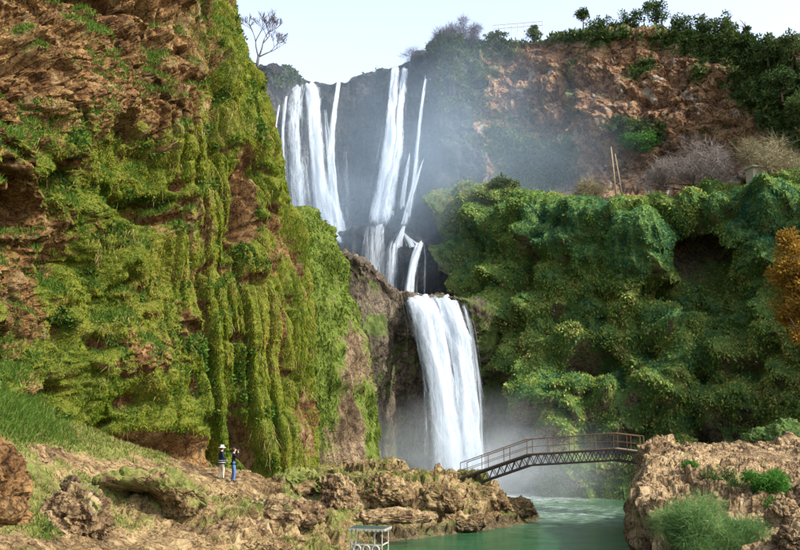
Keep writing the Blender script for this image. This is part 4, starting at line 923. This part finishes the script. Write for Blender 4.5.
def lathe(prof, n=20):
    m = MB()
    for r, z in prof:
        for k in range(n): a = 2 * math.pi * k / n; m.v.append((r * math.cos(a), r * math.sin(a), z))
    for i in range(len(prof) - 1):
        for k in range(n): m.f.append((i*n+k, i*n+(k+1) % n, (i+1)*n+(k+1) % n, (i+1)*n+k))
    return m
def ground_at(px, py, Yd):
    p = W(px, py, Yd); z = bank_z(p[0], p[1]); return (p[0], p[1], z - .02)
# left walker: hat, striped jacket hem, pale trousers
J, ch = skeleton({'l': ((-.27, -.05, 1.15), (-.25, .08, .93), (-.24, .12, .85)), 'r': ((.27, -.02, 1.15), (.22, .16, 1.0), (.17, .24, .97))})
p1 = person('walker in navy jacket, pale trousers and white sun hat', ground_at(221, 481, 43.2), R(-60), J, {'skin': 'skin', 'top': 'navy', 'leg': 'beige', 'shoe': 'shoe'}, ch)
m = lathe([(.001, 1.80), (.06, 1.795), (.098, 1.76), (.106, 1.70), (.112, 1.675), (.20, 1.655), (.205, 1.648), (.11, 1.66)]); m.build('sun_hat', M['white'], p1, True)
m = lathe([(.165, 1.02), (.185, .93), (.195, .84), (.20, .80), (.185, .80), (.16, .98)]); m.build('jacket_hem', M['navy'], p1, True)
m = lathe([(.198, .90), (.202, .865), (.197, .865), (.193, .90)]); m.build('hem_stripe', M['white'], p1, True)
m = lathe([(.183, 1.00), (.188, .97), (.18, .97), (.175, 1.00)]); m.build('hem_stripe', M['white'], p1, True)
m = lathe([(.03, 1.54), (.092, 1.56), (.10, 1.64), (.09, 1.69)]); hr = m.build('hair', M['hair'], p1, True); hr.location = (0, -.03, 0)
# right walker: dark jacket, jeans, camera held up to the face
J, ch = skeleton({'l': ((-.30, .14, 1.24), (-.10, .22, 1.47), (-.065, .19, 1.56)), 'r': ((.30, .14, 1.24), (.10, .22, 1.47), (.065, .19, 1.56))}, .04)
p2 = person('walker in black jacket and blue jeans raising a camera', ground_at(233, 483.5, 42.6), R(-75), J, {'skin': 'skin', 'top': 'black', 'leg': 'denim', 'shoe': 'shoe'}, ch)
m = lathe([(.055, 1.55), (.094, 1.58), (.104, 1.65), (.092, 1.715), (.05, 1.745), (.001, 1.75)]); hr = m.build('hair', M['hair'], p2, True); hr.location = (0, -.022, 0)
m = lathe([(.16, .98), (.178, .92), (.18, .86), (.165, .86), (.15, .95)]); m.build('jacket_hem', M['black'], p2, True)
cm = empty('handheld_camera', tuple(p2.location), R(-75)); cm.scale = (.93, .93, .93); tag(cm, 'small black camera held at the face of the right walker', 'camera')
m = MB(); m.box((0, .175, 1.605), (.13, .06, .085)); cbody = m.build('camera_body', M['shoe'], cm)
m = MB(); m.tube([(0, .20, 1.60), (0, .29, 1.60)], [.034, .036], 12); m.build('lens', M['shoe'], cbody)

# ------------------------------------------------------------------ raft
rl = WZ(370, 551, .0); rl = W(370, 545, 37.6)
rf = empty('raft', (rl[0], rl[1], 0.0), R(-14)); tag(rf, 'small roofed raft with white scalloped valance on the water', 'raft')
M['paintw'] = plain_mat('white_paint', (0.30, 0.30, 0.25), .6, 0, .3, .3, 8); M['teal'] = plain_mat('teal_canvas', (0.035, 0.06, 0.05), .8, 0, .2, .4, 6); M['drum'] = plain_mat('blue_green_drum', (0.05, 0.12, 0.13), .5)
HX, HY, ZR = .66, .50, 1.93
for x in (-.55, 0, .55):
    m = MB(); m.tube([(x, -HY - .1, .06), (x, HY + .1, .06)], .22, 14); m.build('float_drum', M['drum'], rf)
for j in range(8):
    m = MB(); m.box((0, -HY + .07 + j * .14, .31), (2 * HX + .1, .125, .045)); m.build('deck_plank', M['plank'], rf)
for x in (-HX, -.48, .34, HX):
    for y in (-HY, HY):
        if abs(x) < HX and y > 0: continue
        m = MB(); m.tube([(x, y, .33), (x, y, ZR)], .024, 8); m.build('roof_post', M['paintw'], rf)
m = MB(); m.add([(-HX-.12, -HY-.12, ZR), (HX+.12, -HY-.12, ZR), (HX+.12, HY+.12, ZR), (-HX-.12, HY+.12, ZR), (-HX-.02, 0, ZR+.05), (HX+.02, 0, ZR+.05)],
                [(0, 1, 5, 4), (2, 3, 4, 5), (0, 4, 3), (1, 2, 5), (3, 2, 1, 0)]); roof = m.build('roof', M['teal'], rf)
def scallops(a, b, n):
    a = Vector(a); b = Vector(b); t = (b - a) / n; nn_ = Vector((t.y, -t.x, 0)).normalized() * .012
    for j in range(n):
        m = MB(); ring = [(u_, -.035 - .085 * math.sin(math.pi * u_)) for u_ in np.linspace(.06, .94, 8)]
        pts = [a + t * (j + .06), a + t * (j + .94)] + [a + t * (j + u_) + Vector((0, 0, z_)) for u_, z_ in ring[::-1]]
        k = len(pts); m.add([p + nn_ for p in pts] + [p - nn_ for p in pts], [tuple(range(k)), tuple(range(2*k-1, k-1, -1))] + [(i, i + k, (i+1) % k + k, (i+1) % k) for i in range(k)])
        m.build('valance_scallop', M['paintw'], roof)
e = .125
scallops((-HX-e, -HY-e, ZR), (HX+e, -HY-e, ZR), 9); scallops((HX+e, -HY-e, ZR), (HX+e, HY+e, ZR), 6); scallops((-HX-e, HY+e, ZR), (-HX-e, -HY-e, ZR), 6)
for z_ in (1.28, .95):
    for a, b in (((-HX, -HY, z_), (HX, -HY, z_)), ((HX, -HY, z_), (HX, HY, z_)), ((-HX, -HY, z_), (-HX, HY, z_))):
        m = MB(); m.bar(a, b, .035, .06); m.build('side_rail', M['paintw'], rf)
def ring(c, Rr, r, n=20, k=8):
    m = MB()
    for i in range(n):
        a = 2 * math.pi * i / n
        for j in range(k):
            b = 2 * math.pi * j / k; q = Rr + r * math.cos(b); m.v.append((c[0] + q * math.cos(a), c[1] + r * math.sin(b), c[2] + q * math.sin(a)))
    for i in range(n):
        for j in range(k): m.f.append((i*k+j, i*k+(j+1) % k, ((i+1) % n)*k+(j+1) % k, ((i+1) % n)*k+j))
    return m
for x in (-.40, .0, .40): ring((x, -HY - .07, 1.10), .15, .042).build('life_ring', M['paintw'], rf, True)

# ------------------------------------------------------------------ trees and shrubs
M['bark'] = plain_mat('grey_brown_bark', (0.11, 0.08, 0.06), .9, 0, .1, .5, 4); M['barkgrey'] = plain_mat('grey_bark', (0.10, 0.085, 0.085), .9, 0, .1, .4, 4)
LM = {'dark': leaf_mat('dark_evergreen_leaves', [(0.2, (0.018, 0.038, 0.016)), (0.5, (0.040, 0.070, 0.024)), (0.85, (0.09, 0.12, 0.04))], .2, .6),
      'mid': leaf_mat('mid_green_leaves', [(0.2, (0.025, 0.045, 0.016)), (0.5, (0.055, 0.085, 0.026)), (0.85, (0.12, 0.145, 0.05))], .3, .6),
      'gold': leaf_mat('golden_autumn_leaves', [(0.2, (0.11, 0.06, 0.012)), (0.5, (0.235, 0.135, 0.024)), (0.85, (0.36, 0.225, 0.05))], .35, .6),
      'twig': leaf_mat('bare_grey_twigs', [(0.2, (0.085, 0.072, 0.072)), (0.5, (0.17, 0.145, 0.135)), (0.85, (0.28, 0.24, 0.21))], .1, .6),
      'straw': leaf_mat('straw_twigs', [(0.2, (0.10, 0.09, 0.05)), (0.5, (0.20, 0.17, 0.10)), (0.85, (0.32, 0.28, 0.17))], .1, .6),
      'purple': leaf_mat('purple_grey_twigs', [(0.2, (0.06, 0.055, 0.07)), (0.85, (0.17, 0.15, 0.17))], .1, .6),
      'feather': leaf_mat('blue_green_needles', [(0.2, (0.055, 0.115, 0.035)), (0.5, (0.11, 0.20, 0.065)), (0.85, (0.24, 0.32, 0.12))], .35, 1.5),
      'vivid': leaf_mat('vivid_green_leaves', [(0.2, (0.02, 0.075, 0.012)), (0.5, (0.05, 0.15, 0.022)), (0.85, (0.12, 0.24, 0.05))], .35, 1.5)}
def limbs(h, w, rng, n=7, r0=.12, crown_lo=.3):
    m = MB(); top = Vector((rng.normal() * .05 * w, rng.normal() * .05 * w, h * .85))
    mid = top * .5 + Vector((rng.normal() * .04 * h, rng.normal() * .04 * h, 0)); m.tube([(0, 0, -.6), mid, top], [r0, r0 * .7, r0 * .2], 7)
    for k in range(n):
        a = rng.random() * 6.28; s = crown_lo + (.85 - crown_lo) * rng.random(); b = (Vector((0, 0, 0)).lerp(mid, s * 2) if s < .5 else mid.lerp(top, s * 2 - 1))
        e_ = b + Vector((math.cos(a) * w * .38, math.sin(a) * w * .38, h * (.08 + .15 * rng.random()))); c = b.lerp(e_, .5) + Vector((0, 0, h * .03))
        m.tube([b, c, e_], [r0 * .45, r0 * .3, r0 * .1], 5)
    return m
def tree(label, px, base, Yd, h, w, leaf='dark', n=2600, seed=1, name='tree', shape='round', lo=.25, size=.3, nc=26, group='trees and shrubs on the gorge rim', bark='bark', sink=0.3, blade=None, r0=None):
    rng = np.random.default_rng(seed * 77 + 5); p = W(px, base, Yd)
    if group == 'trees and shrubs on the gorge rim' and leaf in ('dark', 'mid'): h *= .80; w *= .78; n = int(n * .62)
    root = empty(name, (p[0], p[1], p[2] - sink)); tag(root, label, 'shrub' if name == 'shrub' else 'tree', group)
    limbs(h, w, rng, 8, r0 or max(.04, .035 * h), lo).build('trunk', M[bark], root, True)
    c = rng.normal(size=(nc, 3)); c = unit(c) * rng.random((nc, 1))**.4; c[:, 2] = np.abs(c[:, 2]) * 1.7 - .85 if shape != 'round' else c[:, 2]
    z = (c[:, 2] * .5 + .5); hw = w / 2 * (np.ones(nc) if shape == 'round' else (1.05 - z))
    C = np.stack([c[:, 0] * hw, c[:, 1] * hw, h * (lo + (1 - lo) * z)], -1)
    k = rng.integers(0, nc, n); rad = (.13 + .12 * rng.random(nc)) * min(w, h * 1.2)
    if shape != 'round': rad *= (1.15 - z)
    o_ = unit(rng.normal(size=(n, 3))) * rng.random((n, 1))**.5 * rad[k][:, None]; o_[:, 2] *= .8
    pos = C[k] + o_; d = unit(o_ + rng.normal(size=(n, 3)) * .5 * rad[k][:, None] + np.array([0, 0, .12]) * rad[k][:, None])
    if blade: L_ = blade[0] * (.6 + .8 * rng.random(n)); Wd_ = blade[1] * (.6 + .8 * rng.random(n)); qd = False
    else: L_ = size * (.6 + .8 * rng.random(n)); Wd_ = L_ * .55; qd = True
    v, f = blades(pos, d, L_, Wd_, rng, qd); rv = np.clip(.35 + .25 * rng.random(n) + .4 * (rng.random(nc)[k] - .3), 0, 1)
    blade_object('crown', [(v, f, rv)], LM[leaf], root); return root
T = tree
ry = lambda px: float(np.interp(px, [r_[0] for r_ in rim], [r_[2] for r_ in rim])) + 0.6
T('conical dark bush on the rim by the railing', 535, 36, ry(535), 2.9, 3.6, 'mid', 2400, 1, shape='cone', lo=.05)
T('small round tree on a thin trunk standing against the sky', 583, 30, ry(583), 4.3, 2.3, 'dark', 1800, 2, lo=.55, size=.26)
T('low dark bush right of the small round tree', 602, 32, ry(602), 3.0, 5.0, 'dark', 2600, 3, lo=.1)
T('dark spreading bush left of the tall rim tree', 630, 31, ry(630), 3.6, 5.6, 'dark', 3000, 4, lo=.1)
T('tall rim tree reaching past the top of the picture', 656, 31, ry(656), 6.0, 4.6, 'dark', 3000, 5, lo=.35)
T('wide green bush right of the tall rim tree', 683, 33, ry(683), 3.7, 5.6, 'dark', 3000, 6, lo=.1)
T('dark bush between wide bush and pale topped tree', 706, 34, ry(706), 3.2, 4.0, 'dark', 2400, 7, lo=.1)
T('rounded olive topped tree on the right rim', 725, 38, ry(725), 4.5, 4.2, 'mid', 3000, 8, lo=.2)
T('pointed dark conifer on the right rim', 747, 48, ry(747), 5.8, 3.4, 'dark', 3200, 9, shape='cone', lo=.05)
T('dense dark tree right of the pointed conifer', 768, 60, ry(768) - 3, 5.0, 4.2, 'dark', 3200, 10, lo=.05)
T('bushy tree against the sky near the right picture edge', 792, 62, ry(792) - 3, 5.2, 3.8, 'mid', 3200, 11, lo=.05)
T('dark tree hanging on the slope below the right rim', 782, 95, ry(782) - 7, 4.6, 4.4, 'dark', 3200, 12, lo=.05)
T('lower dark bush on the slope at the right picture edge', 800, 118, ry(800) - 9, 4.0, 4.2, 'mid', 3000, 13, lo=.05)
T('flat topped green shrub hugging the rim above the mist', 497, 38, ry(497), 1.8, 5.0, 'mid', 2000, 14, 'shrub', lo=.05)
T('bare purple grey shrub over the right shoulder of the falls', 459, 44, ry(459), 3.2, 7.0, 'purple', 5200, 15, 'shrub', lo=.02, blade=(.9, .045), bark='barkgrey')
T('faint bare shrub on the rim between the upper waterfalls', 415, 64, ry(415), 2.6, 4.2, 'purple', 1500, 16, 'shrub', lo=.05, blade=(.8, .03), bark='barkgrey')
T('low dark shrub right of the tall right waterfall lip', 438, 56, ry(438) - 2, 2.4, 3.6, 'purple', 2600, 17, 'shrub', lo=.02, blade=(.8, .05), bark='barkgrey')
tg = 'shrubs on the green terrace'
T('large leafless grey shrub in the middle of the terrace', 690, 195, 84.5, 5.4, 9.6, 'twig', 9000, 18, 'shrub', lo=.02, blade=(.9, .035), bark='barkgrey', group=tg)
T('leafless brownish shrub right of the large grey one', 774, 178, 81, 4.6, 6.6, 'straw', 6500, 19, 'shrub', lo=.02, blade=(.9, .035), bark='barkgrey', group=tg)
T('small straw coloured shrub left of the leaning poles', 590, 198, 90.5, 2.2, 4.2, 'straw', 3000, 20, 'shrub', lo=.02, blade=(.7, .035), bark='barkgrey', group=tg)
T('green shrub at the left end of the terrace', 505, 192, 97, 2.0, 5.0, 'mid', 2600, 21, 'shrub', lo=.02, group=tg)
T('bright green shrub below the red cliff face', 640, 150, ry(640) - 6, 2.6, 5.2, 'vivid', 2600, 22, 'shrub', lo=.02, group='shrubs on the red cliff')
T('small green shrub high on the red cliff', 626, 132, ry(626) - 6, 1.8, 3.6, 'mid', 1600, 23, 'shrub', lo=.02, group='shrubs on the red cliff')
T('golden leaved tree at the right picture edge', 808, 408, 58, 12.6, 3.4, 'gold', 9000, 24, lo=.34, nc=60, size=.24, group='trees at the foot of the vine cliff', r0=.18)
T('feathery blue green bush in front of the outcrop', 697, 556, 35.6, 2.5, 2.9, 'feather', 30000, 25, 'shrub', lo=.0, nc=70, blade=(.34, .016), group='bushes on the outcrop', r0=.04)
T('lighter feathery bush right of the blue green one', 742, 556, 35.2, 1.75, 2.0, 'feather', 17000, 26, 'shrub', lo=.0, nc=50, blade=(.30, .015), group='bushes on the outcrop', r0=.04)
T('rounded vivid green bush on the outcrop', 768, 508, 40.5, 1.9, 2.5, 'vivid', 9000, 27, 'shrub', lo=.02, blade=(.20, .04), group='bushes on the outcrop', r0=.04)
T('dark green low bush left of the vivid rounded bush', 722, 496, 42, 1.4, 1.8, 'mid', 5000, 28, 'shrub', lo=.02, blade=(.2, .04), group='bushes on the outcrop', r0=.04)
T('tiny green tuft on the pale outcrop top', 690, 470, 44.5, .5, .8, 'vivid', 1200, 29, 'shrub', lo=.02, blade=(.16, .03), group='bushes on the outcrop', r0=.02, sink=.1)
T('dark green bush low on the left boulders', 38, 540, 29.5, .9, 1.1, 'mid', 3500, 30, 'shrub', lo=.02, blade=(.16, .04), group='bushes on the river bank', r0=.03)

# bare tree on the left rim
bt = W(257, 64, 104); root = empty('bare_tree', (bt[0], bt[1], bt[2] - .5)); tag(root, 'leafless forked tree on the rim against the pale sky', 'tree')
rg = random.Random(3)
def grow(m, tw, p, d, L_, r, depth):
    pts = [p]; q = p.copy(); dd_ = d.copy()
    for k in range(3):
        dd_ = (dd_ + Vector((rg.uniform(-.2, .2), rg.uniform(-.2, .2), rg.uniform(-.03, .16)))).normalized(); q = q + dd_ * (L_ / 3); pts.append(q.copy())
    r = max(r, .026); (m if depth < 3 else tw).tube(pts, [r, r * .9, r * .8, r * .66], 6 if depth < 2 else 4)
    if depth >= 6: return
    for k in range(3 if depth > 1 else 2):
        nd = (dd_ + Vector((rg.uniform(-.8, .8), rg.uniform(-.8, .8), rg.uniform(-.25, .5)))).normalized()
        grow(m, tw, pts[-1] if k < 2 else pts[2], nd, L_ * rg.uniform(.62, .85), r * .62, depth + 1)
tr_, lm_, tw_ = MB(), MB(), MB()
tr_.tube([(0, 0, -.6), (.05, 0, .6), (.15, 0, 1.5)], [.24, .20, .17], 8)
f0 = Vector((.15, 0, 1.45))
for (tx, tz, L0, r_) in ((-.28, .95, 2.0, .10), (.35, .93, 2.1, .13), (.85, .42, 1.7, .10)):
    grow(lm_, tw_, f0, Vector((tx, rg.uniform(-.2, .2), tz)).normalized(), L0, r_, 1)
tr_.build('trunk', M['barkgrey'], root, True); lm_.build('limbs', M['barkgrey'], root, True); tw_.build('twigs', M['barkgrey'], root)

# ------------------------------------------------------------------ small things on terrace and rim
def pole(label, a, b, r):
    a = Vector(a); b = Vector(b); m = MB(); m.tube([a, a.lerp(b, .5) + Vector((.03, 0, .02)), b], [r, r * .9, r * .75], 8); o_ = m.build('wooden_pole', M['pole'], None, True)
    tag(o_, label, 'pole', 'leaning poles on the terrace')
M['pole'] = plain_mat('pale_peeled_wood', (0.26, 0.20, 0.12), .8, 0, .2, .3, 3)
pole('left and taller of two pale leaning wooden poles on the terrace', W(616, 196, 88), W(611, 147, 89), .085); pole('right and shorter of two pale leaning wooden poles on the terrace', W(622, 196, 88), W(615, 154, 89), .07)
kp = W(757, 183, 80.5); ks = empty('stone_kiosk', (kp[0], kp[1], kp[2] - .4), R(12)); tag(ks, 'small pale stone block hut with slab roof on the terrace', 'hut')
m = MB(); m.box((0, 0, .9), (1.5, 1.2, 1.79)); m.build('wall', M['concrete'], ks); m = MB(); m.box((0, -.05, 1.86), (1.9, 1.6, .13)); m.build('roof', M['concrete'], ks); m = MB(); m.box((.1, -.6, .75), (.6, .06, 1.3)); m.build('door', M['plank'], ks)
ra, rb = W(493, 33, 121), W(543, 29, 120.5); rg_ = empty('railing', tuple(ra)); tag(rg_, 'thin pale railing along the rim above the mist', 'railing')
M['railpale'] = plain_mat('pale_metal', (0.45, 0.45, 0.45), .5, 0, .3, .2, 3)
for k in range(9):
    q = Vector(ra).lerp(Vector(rb), k / 8) - Vector(ra); m = MB(); m.tube([q + Vector((0, 0, -1)), q + Vector((0, 0, 1.25))], .05, 6); m.build('post', M['railpale'], rg_)
for z_ in (.65, 1.25):
    m = MB(); m.tube([Vector((0, 0, z_)), Vector(rb) - Vector(ra) + Vector((0, 0, z_))], .05, 6); m.build('rail', M['railpale'], rg_)

# ------------------------------------------------------------------ spray of the falls
def mist(name, label, c, r, dens, col, nscale):
    nt = NT(name); tc = nt.n('ShaderNodeTexCoord').outputs['Object']
    ln = nt.n('ShaderNodeVectorMath', {0: tc}, operation='LENGTH').outputs['Value']
    f = nt.math('POWER', nt.math('SUBTRACT', 1.0, ln, True), 1.5)
    n = nt.ramp(nt.noise(nscale, 3, .6, tc), [(.32, 0.0), (.7, 1.0)])
    pv = nt.n('ShaderNodeVolumePrincipled', {'Color': col, 'Density': nt.math('MULTIPLY', nt.math('MULTIPLY', f, n), dens)}); nt.t.links.new(pv.outputs[0], nt.out.inputs['Volume'])
    V, F = ico(3); o_ = mesh_from(name, V, F, nt.m, None, True); o_.location = tuple(c); o_.scale = r
    return tag(o_, label, 'mist', kind='stuff')
mist('spray', 'white spray drifting over the pool at the foot of the lower waterfall', W(475, 482, 78), (16, 9, 9), .22, (.86, .93, 1), 2.6)
mist('fall_mist', 'blue spray mist hanging in front of the upper waterfalls', W(408, 185, 102), (33, 13, 30), .080, (.62, .80, 1), 2.2)
